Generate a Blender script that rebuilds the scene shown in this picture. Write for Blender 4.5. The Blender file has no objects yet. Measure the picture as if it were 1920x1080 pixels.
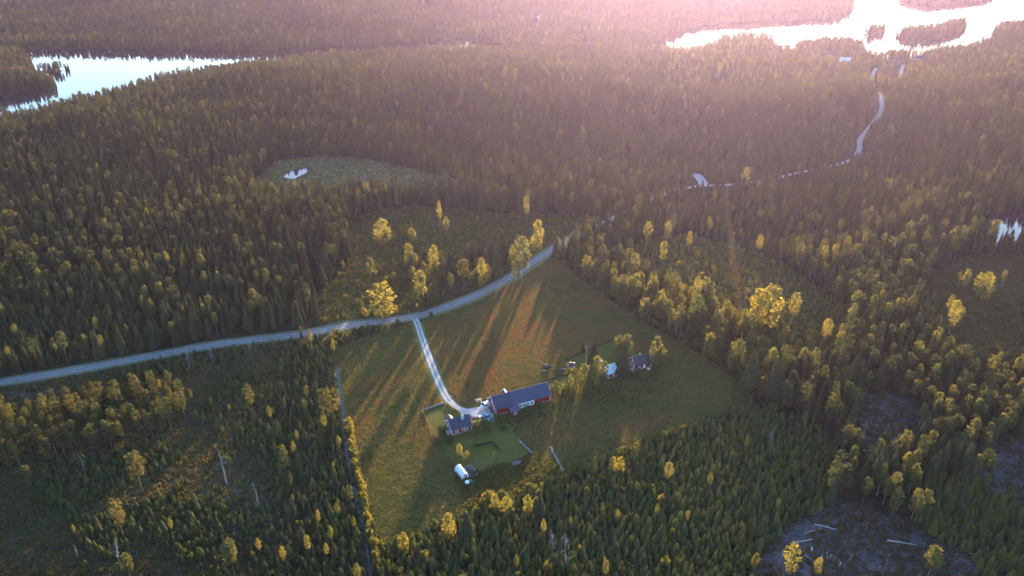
import bpy, bmesh, math, random
import numpy as np
from mathutils import Vector, Matrix

random.seed(7)
rng = np.random.default_rng(11)
R = math.radians
scene = bpy.context.scene
col = scene.collection

# ------------------------------------------------------------------ camera
CAM_H, PITCH, FPX = 190.0, 27.0, 1423.0          # metres, degrees down, focal length in photo pixels (1920 wide)
cam = bpy.data.cameras.new('camera'); camo = bpy.data.objects.new('camera', cam); col.objects.link(camo)
camo.location = (0, 0, CAM_H); camo.rotation_euler = (R(90 - PITCH), 0, 0)
cam.sensor_width = 36.0; cam.lens = 36.0 * FPX / 1920.0
cam.clip_start = 0.5; cam.clip_end = 30000
scene.camera = camo

# ------------------------------------------------------------------ sky, sun, exposure
SUN_EL, SUN_AZ = 6.6, 12.0                        # degrees above the horizon, degrees right of straight ahead
world = bpy.data.worlds.new('World'); scene.world = world; world.use_nodes = True
wn = world.node_tree.nodes; wl = world.node_tree.links
bgn = wn['Background']; bgn.inputs['Strength'].default_value = 0.13
sky = wn.new('ShaderNodeTexSky'); sky.sky_type = 'NISHITA'; sky.sun_disc = False
sky.sun_elevation = R(SUN_EL); sky.sun_rotation = R(SUN_AZ)
sky.altitude = 300; sky.air_density = 1.0; sky.dust_density = 0.8; sky.ozone_density = 2.8
wl.new(sky.outputs['Color'], bgn.inputs['Color'])
sl = bpy.data.lights.new('sun', 'SUN'); so = bpy.data.objects.new('sun', sl); col.objects.link(so)
sl.energy = 3.7; sl.angle = R(0.6); sl.color = (1.0, 0.74, 0.50)
sd = Vector((math.sin(R(SUN_AZ)) * math.cos(R(SUN_EL)), math.cos(R(SUN_AZ)) * math.cos(R(SUN_EL)), math.sin(R(SUN_EL))))
so.rotation_euler = sd.to_track_quat('Z', 'Y').to_euler(); so.location = (0, 0, 400)
scene.view_settings.view_transform = 'Standard'; scene.view_settings.look = 'None'
scene.view_settings.exposure = 2.98; scene.view_settings.gamma = 1.0
scene.render.engine = 'CYCLES'
scene.cycles.use_denoising = True
scene.cycles.max_bounces = 6; scene.cycles.diffuse_bounces = 3; scene.cycles.glossy_bounces = 3
scene.cycles.transmission_bounces = 4; scene.cycles.volume_bounces = 1; scene.cycles.transparent_max_bounces = 6
scene.cycles.use_adaptive_sampling = True; scene.cycles.adaptive_threshold = 0.02
HAZE_DENSITY = 0.000030; HAZE_ANISO = 0.72; HAZE_COLOR = (0.76, 0.60, 0.96)  # violet-pink haze colour also paints the low sun's glow

# ------------------------------------------------------------------ pixel <-> ground
_p = R(PITCH)
FW = np.array([0, math.cos(_p), -math.sin(_p)]); UP = np.array([0, math.sin(_p), math.cos(_p)])

def plane_at(px, py, z=0.0):
    d = FW + np.array([1.0, 0, 0]) * ((px - 960) / FPX) - UP * ((py - 540) / FPX)
    return (d * ((z - CAM_H) / d[2]))[:2]

def project(x, y, z):
    x = np.asarray(x, float); y = np.asarray(y, float); z = np.asarray(z, float) - CAM_H
    dep = np.maximum(y * FW[1] + z * FW[2], 1e-3); v = y * UP[1] + z * UP[2]
    return 960 + FPX * x / dep, 540 - FPX * v / dep, dep

def inside(poly, x, y):
    poly = np.asarray(poly, float); x = np.asarray(x); r = np.zeros(x.shape, bool)
    j = len(poly) - 1
    for i in range(len(poly)):
        xi, yi = poly[i]; xj, yj = poly[j]
        if yi != yj:
            c = ((yi > y) != (yj > y)) & (x < (xj - xi) * (y - yi) / (yj - yi) + xi)
            r ^= c
        j = i
    return r

def edge_dist(pts, x, y, closed=True):
    pts = np.asarray(pts, float); d = np.full(np.shape(x), 1e9)
    n = len(pts)
    for i in range(n if closed else n - 1):
        a = pts[i]; b = pts[(i + 1) % n]; ab = b - a; L = ab @ ab + 1e-9
        t = np.clip(((x - a[0]) * ab[0] + (y - a[1]) * ab[1]) / L, 0, 1)
        d = np.minimum(d, np.hypot(x - a[0] - t * ab[0], y - a[1] - t * ab[1]))
    return d

def vnoise(x, y, s, seed=0):
    x = np.asarray(x, float) / s + seed * 17.3; y = np.asarray(y, float) / s - seed * 9.7
    xi = np.floor(x).astype(np.int64); yi = np.floor(y).astype(np.int64); fx = x - xi; fy = y - yi
    fx = fx * fx * (3 - 2 * fx); fy = fy * fy * (3 - 2 * fy)
    def h(a, b):
        n = (a * 374761393 + b * 668265263 + seed * 974711) & 0x7fffffff
        n = ((n ^ (n >> 13)) * 1274126177) & 0x7fffffff
        return ((n ^ (n >> 16)) & 0xffff) / 65535.0
    return (h(xi, yi) * (1 - fx) + h(xi + 1, yi) * fx) * (1 - fy) + (h(xi, yi + 1) * (1 - fx) + h(xi + 1, yi + 1) * fx) * fy

def fbm(x, y, s, seed=0):
    return 0.55 * vnoise(x, y, s, seed) + 0.3 * vnoise(x, y, s / 2.1, seed + 1) + 0.15 * vnoise(x, y, s / 4.3, seed + 2)

def sstep(a, b, v):
    t = np.clip((v - a) / (b - a), 0, 1); return t * t * (3 - 2 * t)

# ------------------------------------------------------------------ water outlines (photo pixels, on the water plane)
WATER_Z = -4.0
LAKE_L = [(-160, 250), (0, 234), (100, 216), (180, 200), (300, 160), (450, 134), (620, 113), (800, 106), (940, 100), (942, 84),
          (900, 76), (860, 74), (700, 84), (560, 92), (480, 97), (300, 97), (180, 92), (60, 93), (30, 97), (-160, 94)]
PENINSULA = [(-170, 98), (42, 104), (60, 122), (70, 148), (108, 161), (98, 168), (62, 172), (0, 183), (-170, 196)]
ISLET = [(70, 136), (100, 130), (130, 131), (112, 138), (82, 140)]
LAKE_R = [(1231, 77), (1250, 68), (1290, 56), (1350, 45), (1450, 40), (1560, 38), (1592, 27), (1601, 8), (1592, -14), (1580, -40),
          (2300, -60), (2300, 30), (1935, 49), (1878, 52), (1860, 62), (1864, 80), (1845, 88), (1800, 99), (1755, 105), (1730, 109),
          (1680, 107), (1656, 112), (1646, 117), (1622, 113), (1616, 92), (1590, 85), (1530, 85), (1496, 91), (1486, 104), (1455, 97),
          (1442, 79), (1400, 71), (1356, 76), (1340, 92), (1300, 104), (1260, 105), (1240, 98)]
ISLAND_BIG = [(1680, 70), (1692, 61), (1730, 59), (1762, 56), (1786, 44), (1806, 42), (1814, 50), (1806, 59), (1786, 65), (1760, 73), (1700, 76)]
ISLAND_SMALL = [(1620, 63), (1638, 57), (1660, 57), (1652, 64), (1632, 68)]
ISLAND_TOP = [(1676, -30), (1690, 2), (1740, 11), (1800, 8), (1858, 0), (1890, -30), (1800, -45)]
POND_BOG = [(530, 333), (540, 322), (556, 316), (575, 315), (580, 322), (564, 329), (550, 336)]
POND_R = [(1828, 412), (1850, 402), (1890, 397), (1960, 394), (1960, 462), (1900, 472), (1860, 462), (1842, 440)]
POND_FAR = [(1872, 180), (1895, 174), (1950, 184), (1950, 204), (1905, 196)]
def gpoly(pp, z): return np.array([plane_at(a, b, z) for a, b in pp])
WATERS = {'lake_l': gpoly(LAKE_L, WATER_Z), 'lake_r': gpoly(LAKE_R, WATER_Z)}
PONDS = {'bog': (gpoly(POND_BOG, 0.0), 0.0), 'right': (gpoly(POND_R, 0.0), 0.0), 'far': (gpoly(POND_FAR, 0.0), 0.0)}
LANDS = [gpoly(q, WATER_Z) for q in (PENINSULA, ISLET, ISLAND_BIG, ISLAND_SMALL, ISLAND_TOP)]

# ------------------------------------------------------------------ terrain heights
def raw_height(x, y):
    x = np.asarray(x, float); y = np.asarray(y, float)
    away = sstep(190, 380, np.hypot((x - 10) * 0.85, (y - 310)))
    z = away * (17.0 * (fbm(x, y, 190, 3) - 0.5) + 4.0 * (vnoise(x, y, 60, 5) - 0.5))
    z = z + 15 * np.exp(-((x + 20) / 380) ** 2 - ((y - 830) / 140) ** 2)
    z = z + 9 * np.exp(-((x - 330) / 220) ** 2 - ((y - 740) / 90) ** 2)
    z = z + 6 * np.exp(-((x + 330) / 200) ** 2 - ((y - 640) / 90) ** 2)
    z = z + 52 * np.exp(-((x + 450) / 650) ** 2 - ((y - 1980) / 420) ** 2)
    z = z + 40 * np.exp(-((x - 260) / 300) ** 2 - ((y - 2050) / 380) ** 2)
    z = z + 60 * sstep(2500, 4200, y)
    for g in WATERS.values():
        near = (y > g[:, 1].min() - 220) & (y < g[:, 1].max() + 260)
        if near.any():
            d = np.full(x.shape, 1e9); d[near] = edge_dist(g, x[near], y[near])
            ins = np.zeros(x.shape, bool); ins[near] = inside(g, x[near], y[near])
            k = sstep(0, 130, d); shore = WATER_Z + 1.2
            z = np.where(ins, WATER_Z - 1.0 - 3 * sstep(0, 30, d), shore + (z - shore) * k)
    for g in LANDS:
        ins = inside(g, x, y)
        if ins.any():
            d = edge_dist(g, x, y)
            z = np.where(ins, np.maximum(z, WATER_Z + 0.5 + 2.5 * sstep(0, 25, d)), z)
    for g, w in PONDS.values():
        d = edge_dist(g, x, y); ins = inside(g, x, y)
        z = np.where(ins, -0.9, z * sstep(0, 90, d) + (0.45) * (1 - sstep(0, 90, d)) * sstep(0, 3, d))
    return z

def axis(half, n, k):
    s = np.linspace(-1, 1, n); return half * np.sinh(k * s) / math.sinh(k)
GX = axis(5000, 331, 4.6)
ga = axis(1.0, 601, 3.3)
GY = 420 + np.where(ga > 0, 4600 * ga, 1600 * ga)
MX, MY = np.meshgrid(GX, GY)
GZ = raw_height(MX.ravel(), MY.ravel()).reshape(MX.shape)

def terr(x, y):
    x = np.asarray(x, float); y = np.asarray(y, float)
    i = np.clip(np.searchsorted(GX, x) - 1, 0, len(GX) - 2); j = np.clip(np.searchsorted(GY, y) - 1, 0, len(GY) - 2)
    u = np.clip((x - GX[i]) / (GX[i + 1] - GX[i]), 0, 1); v = np.clip((y - GY[j]) / (GY[j + 1] - GY[j]), 0, 1)
    return (GZ[j, i] * (1 - u) + GZ[j, i + 1] * u) * (1 - v) + (GZ[j + 1, i] * (1 - u) + GZ[j + 1, i + 1] * u) * v

def at(px, py):
    """ground point under a photo pixel"""
    d = FW + np.array([1.0, 0, 0]) * ((px - 960) / FPX) - UP * ((py - 540) / FPX)
    t0 = (-CAM_H + 80) / d[2]; t1 = (-CAM_H - 12) / d[2]
    ts = np.linspace(t0, t1, 500); hh = CAM_H + d[2] * ts - terr(d[0] * ts, d[1] * ts)
    k = int(np.argmax(hh < 0)) if (hh < 0).any() else len(ts) - 1
    k = max(k, 1); a, b = hh[k - 1], hh[k]; t = ts[k - 1] + (ts[k] - ts[k - 1]) * (a / (a - b) if a != b else 0)
    return np.array([d[0] * t, d[1] * t, float(terr(d[0] * t, d[1] * t))])
def ats(pp): return np.array([at(a, b)[:2] for a, b in pp])
def px_height(px, py, hp):
    """metres of something hp photo pixels tall standing at that pixel"""
    g = at(px, py); _, _, dep = project(g[0], g[1], g[2])
    dn = math.atan2(CAM_H - g[2], math.hypot(g[0], g[1]))
    return hp * float(dep) / FPX / math.cos(dn)

# ------------------------------------------------------------------ roads and zones (photo pixels)
ROAD = [(-140, 742), (0, 717), (100, 701), (200, 683), (300, 665), (400, 647), (480, 637), (560, 627), (650, 611), (720, 602), (775, 594), (815, 583), (850, 571), (890, 555),
        (920, 540), (955, 521), (985, 502), (1020, 479), (1050, 460), (1085, 442), (1115, 428), (1160, 404), (1210, 378), (1260, 360), (1300, 351),
        (1340, 348), (1380, 346), (1440, 338), (1500, 324), (1560, 312), (1598, 299), (1611, 280), (1613, 262), (1632, 238), (1650, 212), (1652, 190), (1640, 168), (1636, 146), (1643, 128)]
DRIVE = [(778, 598), (783, 608), (790, 630), (797, 650), (805, 672), (812, 690), (820, 710), (830, 732), (838, 746), (848, 758), (860, 767), (876, 771), (895, 768), (912, 764)]
FIELD = [(627, 652), (700, 628), (768, 604), (786, 604), (830, 586), (890, 564), (960, 527), (1000, 500), (1040, 484), (1075, 512), (1120, 545),
         (1180, 587), (1240, 622), (1300, 656), (1350, 690), (1392, 722), (1404, 746), (1385, 765), (1330, 790), (1260, 812), (1180, 842),
         (1100, 872), (1040, 900), (1000, 915), (950, 932), (905, 930), (880, 962), (830, 985), (770, 1005), (715, 1022), (700, 985), (680, 925),
         (660, 870), (640, 790), (628, 720)]
LAWN_A = [(793, 771), (815, 763), (842, 756), (858, 774), (880, 779), (930, 782), (950, 790), (965, 815), (998, 851), (960, 866), (900, 882), (862, 884), (835, 852), (815, 818)]
LAWN_B = [(872, 764), (892, 754), (915, 748), (950, 741), (1002, 720), (1016, 716), (1060, 703), (1110, 694), (1150, 694), (1200, 668), (1226, 690), (1205, 706), (1160, 712), (1120, 722), (1060, 734), (1033, 728), (960, 752), (915, 760), (890, 765)]
LAWN_C = [(1058, 676), (1100, 660), (1152, 638), (1186, 655), (1200, 668), (1150, 692), (1110, 694), (1074, 692)]
WEEDS = [(835, 852), (862, 884), (900, 882), (960, 866), (998, 851), (1030, 862), (1055, 882), (1040, 900), (1000, 915), (950, 932), (905, 930), (880, 955), (858, 905)]
CLEAR_B = [(600, 610), (585, 575), (620, 525), (662, 482), (648, 440), (662, 408), (700, 395), (790, 388), (900, 398), (1000, 402), (1110, 405), (1125, 413),
           (1060, 448), (985, 492), (900, 540), (850, 562), (780, 586), (690, 600)]
CLEAR_F = [(1185, 462), (1230, 445), (1292, 441), (1373, 462), (1440, 485), (1510, 522), (1583, 573), (1600, 608), (1561, 650), (1548, 690), (1490, 690),
           (1420, 660), (1407, 629), (1339, 575), (1284, 545), (1228, 525), (1194, 488)]
BIRCH_ROW = [(1040, 476), (1062, 462), (1130, 468), (1194, 495), (1284, 548), (1339, 580), (1407, 635), (1430, 665), (1490, 700), (1450, 745), (1410, 747),
             (1396, 718), (1300, 651), (1240, 617), (1180, 582), (1120, 540)]
YOUNG_D = [(715, 1028), (780, 1009), (880, 967), (910, 935), (955, 937), (1040, 905), (1100, 877), (1260, 817), (1330, 795), (1400, 762), (1450, 770), (1530, 800),
           (1570, 850), (1545, 905), (1540, 960), (1480, 985), (1430, 1030), (1405, 1160), (690, 1160), (700, 1060)]
CUT_1 = [(1540, 958), (1600, 945), (1700, 985), (1760, 1010), (1830, 1060), (1880, 1160), (1400, 1160), (1430, 1035), (1480, 985)]
CUT_2 = [(1622, 748), (1660, 735), (1700, 750), (1722, 790), (1712, 830), (1640, 850), (1590, 830), (1602, 780)]
CUT_3 = [(1855, 850), (1940, 800), (2100, 990), (1900, 950), (1850, 910)]
YOUNG_R = [(1700, 955), (1760, 885), (1850, 912), (1940, 975), (2100, 1160), (1880, 1160), (1830, 1060), (1760, 1010)]
BOG_R = [(1750, 505), (1830, 474), (1860, 476), (1960, 480), (1990, 650), (1900, 690), (1830, 700), (1760, 665), (1740, 600), (1722, 560)]
OPEN_C = [(-140, 752), (200, 692), (400, 655), (600, 625), (628, 652), (630, 740), (640, 790), (660, 870), (690, 960), (712, 1028), (690, 1160), (-140, 1160)]
PINE_STRIP = [(-140, 806), (150, 756), (300, 738), (372, 742), (350, 808), (250, 838), (100, 868), (-140, 910)]
YOUNG_L = [(-140, 560), (120, 585), (260, 590), (330, 640), (0, 700), (-140, 718)]
BOG_M = [(470, 345), (515, 302), (600, 292), (680, 296), (745, 310), (850, 336), (866, 362), (780, 366), (700, 358), (640, 362), (560, 368), (505, 368)]
CORRIDOR = [(1352, 300), (1362, 300), (1368, 400), (1382, 480), (1394, 585), (1382, 585), (1370, 480), (1358, 400)]
TURN_OUT = [(1298, 322), (1318, 332), (1331, 341), (1328, 349), (1304, 353), (1285, 358), (1300, 346)]

GROVE = [(752, 512), (790, 492), (838, 494), (880, 470), (960, 462), (996, 488), (960, 512), (905, 538), (850, 560), (800, 582), (772, 572), (785, 545)]
ZONES = [('grove', GROVE), ('cut', CUT_1), ('cut', CUT_2), ('cut3', CUT_3), ('youngr', YOUNG_R), ('corridor', CORRIDOR), ('clearf', CLEAR_F), ('birchrow', BIRCH_ROW),
         ('clearb', CLEAR_B), ('youngd', YOUNG_D), ('bogr', BOG_R), ('pine', PINE_STRIP), ('openc', OPEN_C), ('youngl', YOUNG_L), ('bogm', BOG_M)]
ZG = [(n, ats(q)) for n, q in ZONES]
FIELD_G = ats(FIELD)
ROAD_G, DRIVE_G = ats(ROAD), ats(DRIVE)
TURN_G = ats(TURN_OUT)
def smooth_line(p, step=4.0):
    p = np.asarray(p, float); n = len(p); out = []
    for i in range(n - 1):
        a = p[max(i - 1, 0)]; b = p[i]; c = p[i + 1]; d = p[min(i + 2, n - 1)]
        k = max(2, int(np.hypot(*(c - b)) / step))
        for t in np.linspace(0, 1, k, endpoint=False):
            out.append(0.5 * (2 * b + (c - a) * t + (2 * a - 5 * b + 4 * c - d) * t * t + (3 * b - a - 3 * c + d) * t ** 3))
    out.append(p[-1]); return np.array(out)
ROAD_S, DRIVE_S = smooth_line(ROAD_G), smooth_line(DRIVE_G, 2.0)

def zone_of(x, y):
    z = np.full(np.shape(x), 'forest', dtype='<U10')
    done = inside(FIELD_G, x, y); z[done] = 'field'
    for n, g in ZG:
        m = inside(g, x, y) & ~done; z[m] = n; done |= m
    for g in WATERS.values():
        z[inside(g, x, y)] = 'water'
    for g in LANDS:
        z[inside(g, x, y)] = 'island'
    for g, _ in PONDS.values():
        z[inside(g, x, y)] = 'water'
    return z

# ------------------------------------------------------------------ mesh and object helpers
def newmesh(name, v, f, mats=(), mi=None, smooth=False):
    m = bpy.data.meshes.new(name); m.from_pydata([tuple(map(float, p)) for p in v], [], [tuple(map(int, q)) for q in f])
    for t in mats: m.materials.append(t)
    if mi is not None: m.polygons.foreach_set('material_index', mi)
    if smooth: m.polygons.foreach_set('use_smooth', [True] * len(m.polygons))
    m.update(); return m

def link(name, mesh, parent=None, loc=None):
    o = bpy.data.objects.new(name, mesh); col.objects.link(o)
    if parent is not None: o.parent = parent
    if loc is not None: o.location = loc
    return o

def tag(o, label=None, cat=None, group=None, kind=None):
    if label: o['label'] = label
    if cat: o['category'] = cat
    if group: o['group'] = group
    if kind: o['kind'] = kind
    return o

def empty(name, loc, rz=0.0):
    o = bpy.data.objects.new(name, None); col.objects.link(o); o.location = loc; o.rotation_euler = (0, 0, rz)
    o.empty_display_size = 0.3
    return o

class MB:
    """collects shapes into one mesh"""
    def __init__(s): s.v = []; s.f = []; s.m = []
    def add(s, v, f, m=0):
        n = len(s.v); s.v += [tuple(p) for p in v]; s.f += [tuple(i + n for i in q) for q in f]; s.m += [m] * len(f); return s
    def box(s, a, b, m=0):
        (x0, y0, z0), (x1, y1, z1) = a, b
        return s.add([(x0, y0, z0), (x1, y0, z0), (x1, y1, z0), (x0, y1, z0), (x0, y0, z1), (x1, y0, z1), (x1, y1, z1), (x0, y1, z1)],
                     [(3, 2, 1, 0), (4, 5, 6, 7), (0, 1, 5, 4), (1, 2, 6, 5), (2, 3, 7, 6), (3, 0, 4, 7)], m)
    def tube(s, p0, p1, r0, r1, n=6, m=0, cap=True):
        p0 = Vector(p0); p1 = Vector(p1); d = (p1 - p0)
        if d.length < 1e-6: return s
        q = d.to_track_quat('Z', 'Y'); v = []
        for c, r in ((p0, r0), (p1, r1)):
            for i in range(n):
                a = 2 * math.pi * i / n; v.append(tuple(c + q @ Vector((r * math.cos(a), r * math.sin(a), 0))))
        f = [(i, (i + 1) % n, n + (i + 1) % n, n + i) for i in range(n)]
        if cap: f += [tuple(range(n))[::-1], tuple(range(n, 2 * n))]
        return s.add(v, f, m)
    def slab(s, quad, t, m=0):
        """a plate with four upper corners and thickness t along its normal"""
        q = [Vector(p) for p in quad]; n = (q[1] - q[0]).cross(q[3] - q[0]).normalized() * t
        v = [p for p in q] + [p - n for p in q]
        return s.add([tuple(p) for p in v], [(0, 1, 2, 3), (7, 6, 5, 4), (0, 4, 5, 1), (1, 5, 6, 2), (2, 6, 7, 3), (3, 7, 4, 0)], m)
    def prism(s, prof, y0, y1, m=0):
        """profile in x,z pushed along y"""
        n = len(prof); v = [(x, y0, z) for x, z in prof] + [(x, y1, z) for x, z in prof]
        f = [(i, (i + 1) % n, n + (i + 1) % n, n + i) for i in range(n)] + [tuple(range(n))[::-1], tuple(range(n, 2 * n))]
        return s.add(v, f, m)
    def mesh(s, name, mats): return newmesh(name, s.v, s.f, mats if isinstance(mats, (list, tuple)) else [mats], s.m)
    def obj(s, name, mats, parent=None, loc=None): return link(name, s.mesh(name, mats), parent, loc)

# ------------------------------------------------------------------ materials
def mat(name):
    m = bpy.data.materials.new(name); m.use_nodes = True; return m, m.node_tree.nodes, m.node_tree.links

def plain(name, c, rough=0.7, spec=0.3, metal=0.0, var=0.25, scale=1.5, bump=0.0, bscale=20):
    m, n, l = mat(name); b = n['Principled BSDF']
    b.inputs['Roughness'].default_value = rough; b.inputs['Metallic'].default_value = metal; b.inputs['Specular IOR Level'].default_value = spec
    tc = n.new('ShaderNodeTexCoord'); nz = n.new('ShaderNodeTexNoise'); nz.inputs['Scale'].default_value = scale; nz.inputs['Detail'].default_value = 5
    l.new(tc.outputs['Object'], nz.inputs['Vector'])
    mx = n.new('ShaderNodeMixRGB'); mx.blend_type = 'MIX'
    mx.inputs[1].default_value = (*[v * (1 - var) for v in c], 1); mx.inputs[2].default_value = (*[min(1, v * (1 + var)) for v in c], 1)
    l.new(nz.outputs['Fac'], mx.inputs[0]); l.new(mx.outputs[0], b.inputs['Base Color'])
    if bump:
        bn = n.new('ShaderNodeTexNoise'); bn.inputs['Scale'].default_value = bscale; bp = n.new('ShaderNodeBump'); bp.inputs['Strength'].default_value = bump
        bp.inputs['Distance'].default_value = 0.05
        l.new(tc.outputs['Object'], bn.inputs['Vector']); l.new(bn.outputs['Fac'], bp.inputs['Height']); l.new(bp.outputs['Normal'], b.inputs['Normal'])
    return m

def boards(name, c):
    m, n, l = mat(name); b = n['Principled BSDF']; b.inputs['Roughness'].default_value = 0.8; b.inputs['Specular IOR Level'].default_value = 0.2
    tc = n.new('ShaderNodeTexCoord'); w = n.new('ShaderNodeTexNoise'); w.inputs['Scale'].default_value = 2.0; w.inputs['Detail'].default_value = 6
    mp = n.new('ShaderNodeMapping'); mp.inputs['Scale'].default_value = (5, 5, 0.3)
    l.new(tc.outputs['Object'], mp.inputs['Vector']); l.new(mp.outputs['Vector'], w.inputs['Vector'])
    mx = n.new('ShaderNodeMixRGB'); mx.inputs[1].default_value = (*[v * 0.7 for v in c], 1); mx.inputs[2].default_value = (*[v * 1.3 for v in c], 1)
    l.new(w.outputs['Fac'], mx.inputs[0]); l.new(mx.outputs[0], b.inputs['Base Color'])
    wv = n.new('ShaderNodeTexWave'); wv.bands_direction = 'DIAGONAL'; wv.inputs['Scale'].default_value = 3.0
    m2 = n.new('ShaderNodeMapping'); m2.inputs['Scale'].default_value = (1, 1, 0); l.new(tc.outputs['Object'], m2.inputs['Vector']); l.new(m2.outputs['Vector'], wv.inputs['Vector'])
    bp = n.new('ShaderNodeBump'); bp.inputs['Strength'].default_value = 0.4; bp.inputs['Distance'].default_value = 0.03
    l.new(wv.outputs['Fac'], bp.inputs['Height']); l.new(bp.outputs['Normal'], b.inputs['Normal'])
    return m

LEAF_GAIN = 1.3
def leaf(name, ramp, trans=0.45, tboost=(1.5, 1.25, 0.6)):
    ramp = [(p, tuple((v * 0.87 + sum(c) / 3 * 0.13) * LEAF_GAIN for v in c)) for p, c in ramp]
    m, n, l = mat(name); n.remove(n['Principled BSDF']); out = n['Material Output']
    at_ = n.new('ShaderNodeAttribute'); at_.attribute_type = 'INSTANCER'; at_.attribute_name = 'tint'
    tc = n.new('ShaderNodeTexCoord'); nz = n.new('ShaderNodeTexNoise'); nz.inputs['Scale'].default_value = 0.9; nz.inputs['Detail'].default_value = 3
    l.new(tc.outputs['Object'], nz.inputs['Vector'])
    ma = n.new('ShaderNodeMath'); ma.operation = 'MULTIPLY_ADD'; ma.inputs[1].default_value = 0.35; ma.inputs[2].default_value = -0.175
    l.new(nz.outputs['Fac'], ma.inputs[0])
    ad = n.new('ShaderNodeMath'); ad.operation = 'ADD'; ad.use_clamp = True
    l.new(at_.outputs['Fac'], ad.inputs[0]); l.new(ma.outputs[0], ad.inputs[1])
    cr = n.new('ShaderNodeValToRGB'); e = cr.color_ramp.elements
    e[0].position = ramp[0][0]; e[0].color = (*ramp[0][1], 1); e[1].position = ramp[-1][0]; e[1].color = (*ramp[-1][1], 1)
    for p, c in ramp[1:-1]:
        q = e.new(p); q.color = (*c, 1)
    l.new(ad.outputs[0], cr.inputs['Fac'])
    df = n.new('ShaderNodeBsdfDiffuse'); tr = n.new('ShaderNodeBsdfTranslucent'); mx = n.new('ShaderNodeMixShader'); mx.inputs[0].default_value = trans
    tb = n.new('ShaderNodeMixRGB'); tb.blend_type = 'MULTIPLY'; tb.inputs[0].default_value = 1; tb.inputs[2].default_value = (*tboost, 1)
    l.new(cr.outputs['Color'], df.inputs['Color']); l.new(cr.outputs['Color'], tb.inputs[1]); l.new(tb.outputs[0], tr.inputs['Color'])
    l.new(df.outputs[0], mx.inputs[1]); l.new(tr.outputs[0], mx.inputs[2]); l.new(mx.outputs[0], out.inputs['Surface'])
    return m

M = {}
M['spruce'] = leaf('spruce_needles', [(0.0, (0.036, 0.046, 0.028)), (0.5, (0.060, 0.068, 0.028)), (1.0, (0.112, 0.098, 0.028))], 0.4)
M['pine'] = leaf('pine_needles', [(0.0, (0.042, 0.058, 0.032)), (0.5, (0.068, 0.078, 0.032)), (1.0, (0.125, 0.100, 0.030))], 0.4)
M['birch'] = leaf('birch_leaves', [(0.0, (0.060, 0.080, 0.034)), (0.5, (0.110, 0.112, 0.034)), (1.0, (0.200, 0.178, 0.036))], 0.5)
M['young'] = leaf('young_needles', [(0.0, (0.050, 0.062, 0.028)), (0.5, (0.088, 0.098, 0.030)), (1.0, (0.140, 0.140, 0.028))], 0.4)
M['bush'] = leaf('bush_leaves', [(0.0, (0.045, 0.062, 0.030)), (0.5, (0.085, 0.100, 0.030)), (1.0, (0.190, 0.160, 0.028))], 0.5)
M['grass'] = leaf('grass_blades', [(0.0, (0.078, 0.086, 0.028)), (0.35, (0.122, 0.116, 0.036)), (0.7, (0.160, 0.108, 0.040)), (1.0, (0.200, 0.090, 0.040))], 0.5, (1.3, 1.1, 0.7))
M['heath'] = leaf('heath_sprigs', [(0.0, (0.065, 0.085, 0.030)), (0.45, (0.088, 0.085, 0.034)), (1.0, (0.125, 0.072, 0.038))], 0.35)
M['bark'] = plain('spruce_bark', (0.075, 0.055, 0.042), 0.9)
M['pinebark'] = plain('pine_bark', (0.13, 0.082, 0.055), 0.9)
M['birchbark'] = plain('birch_bark', (0.40, 0.37, 0.34), 0.8, var=0.35, scale=3)
M['deadwood'] = plain('dead_wood', (0.25, 0.235, 0.235), 0.85, var=0.3)
M['logwood'] = plain('log_wood', (0.48, 0.43, 0.40), 0.8, var=0.25)
M['red'] = boards('red_painted_boards', (0.26, 0.020, 0.018))
M['whitep'] = plain('white_paint', (0.78, 0.77, 0.76), 0.6, var=0.06)
M['greyp'] = plain('grey_boards', (0.30, 0.28, 0.30), 0.8)
M['roof_dark'] = plain('dark_sheet_roof', (0.030, 0.034, 0.062), 0.5, 0.5, var=0.18, scale=0.8)  # blue in the base colour stands for reflected sky
M['roof_dark2'] = plain('newer_dark_sheet_roof', (0.042, 0.047, 0.085), 0.45, 0.5, var=0.15, scale=0.8)  # same painted sky blue, slightly lighter sheet
M['roof_pale'] = plain('pale_metal_roof', (0.62, 0.68, 0.72), 0.4, 0.6, 0.15, var=0.08)
M['roof_brown'] = plain('brown_roof', (0.085, 0.065, 0.07), 0.7, var=0.2)
M['glass'] = plain('window_glass', (0.03, 0.035, 0.045), 0.08, 0.6, var=0.1)
M['brick'] = plain('chimney_masonry', (0.48, 0.46, 0.46), 0.9, bump=0.3)
M['stone'] = plain('field_stone', (0.22, 0.22, 0.22), 0.9, var=0.3, scale=2.0)
M['concrete'] = plain('concrete', (0.36, 0.35, 0.34), 0.9)
M['polytunnel'] = plain('greenhouse_film', (0.74, 0.76, 0.80), 0.35, 0.5, var=0.05)
M['darktarp'] = plain('dark_tarp', (0.05, 0.05, 0.07), 0.6)
M['greentarp'] = plain('green_tarp', (0.03, 0.16, 0.11), 0.6)
M['soil'] = plain('dark_soil', (0.07, 0.058, 0.062), 0.95, var=0.3, scale=3, bump=0.6, bscale=6)
M['tyre'] = plain('tyre_rubber', (0.02, 0.02, 0.02), 0.85)
M['rim'] = plain('wheel_rim', (0.4, 0.4, 0.42), 0.35, 0.5, 0.6)
M['lamp'] = plain('lamp_glass', (0.7, 0.7, 0.68), 0.15, 0.6)
M['taillamp'] = plain('tail_lamp', (0.35, 0.02, 0.02), 0.2, 0.6)
M['carwhite'] = plain('white_car_paint', (0.74, 0.75, 0.77), 0.25, 0.5, var=0.03)
M['carblue'] = plain('pale_blue_car_paint', (0.42, 0.56, 0.66), 0.25, 0.5, var=0.03)
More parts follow.
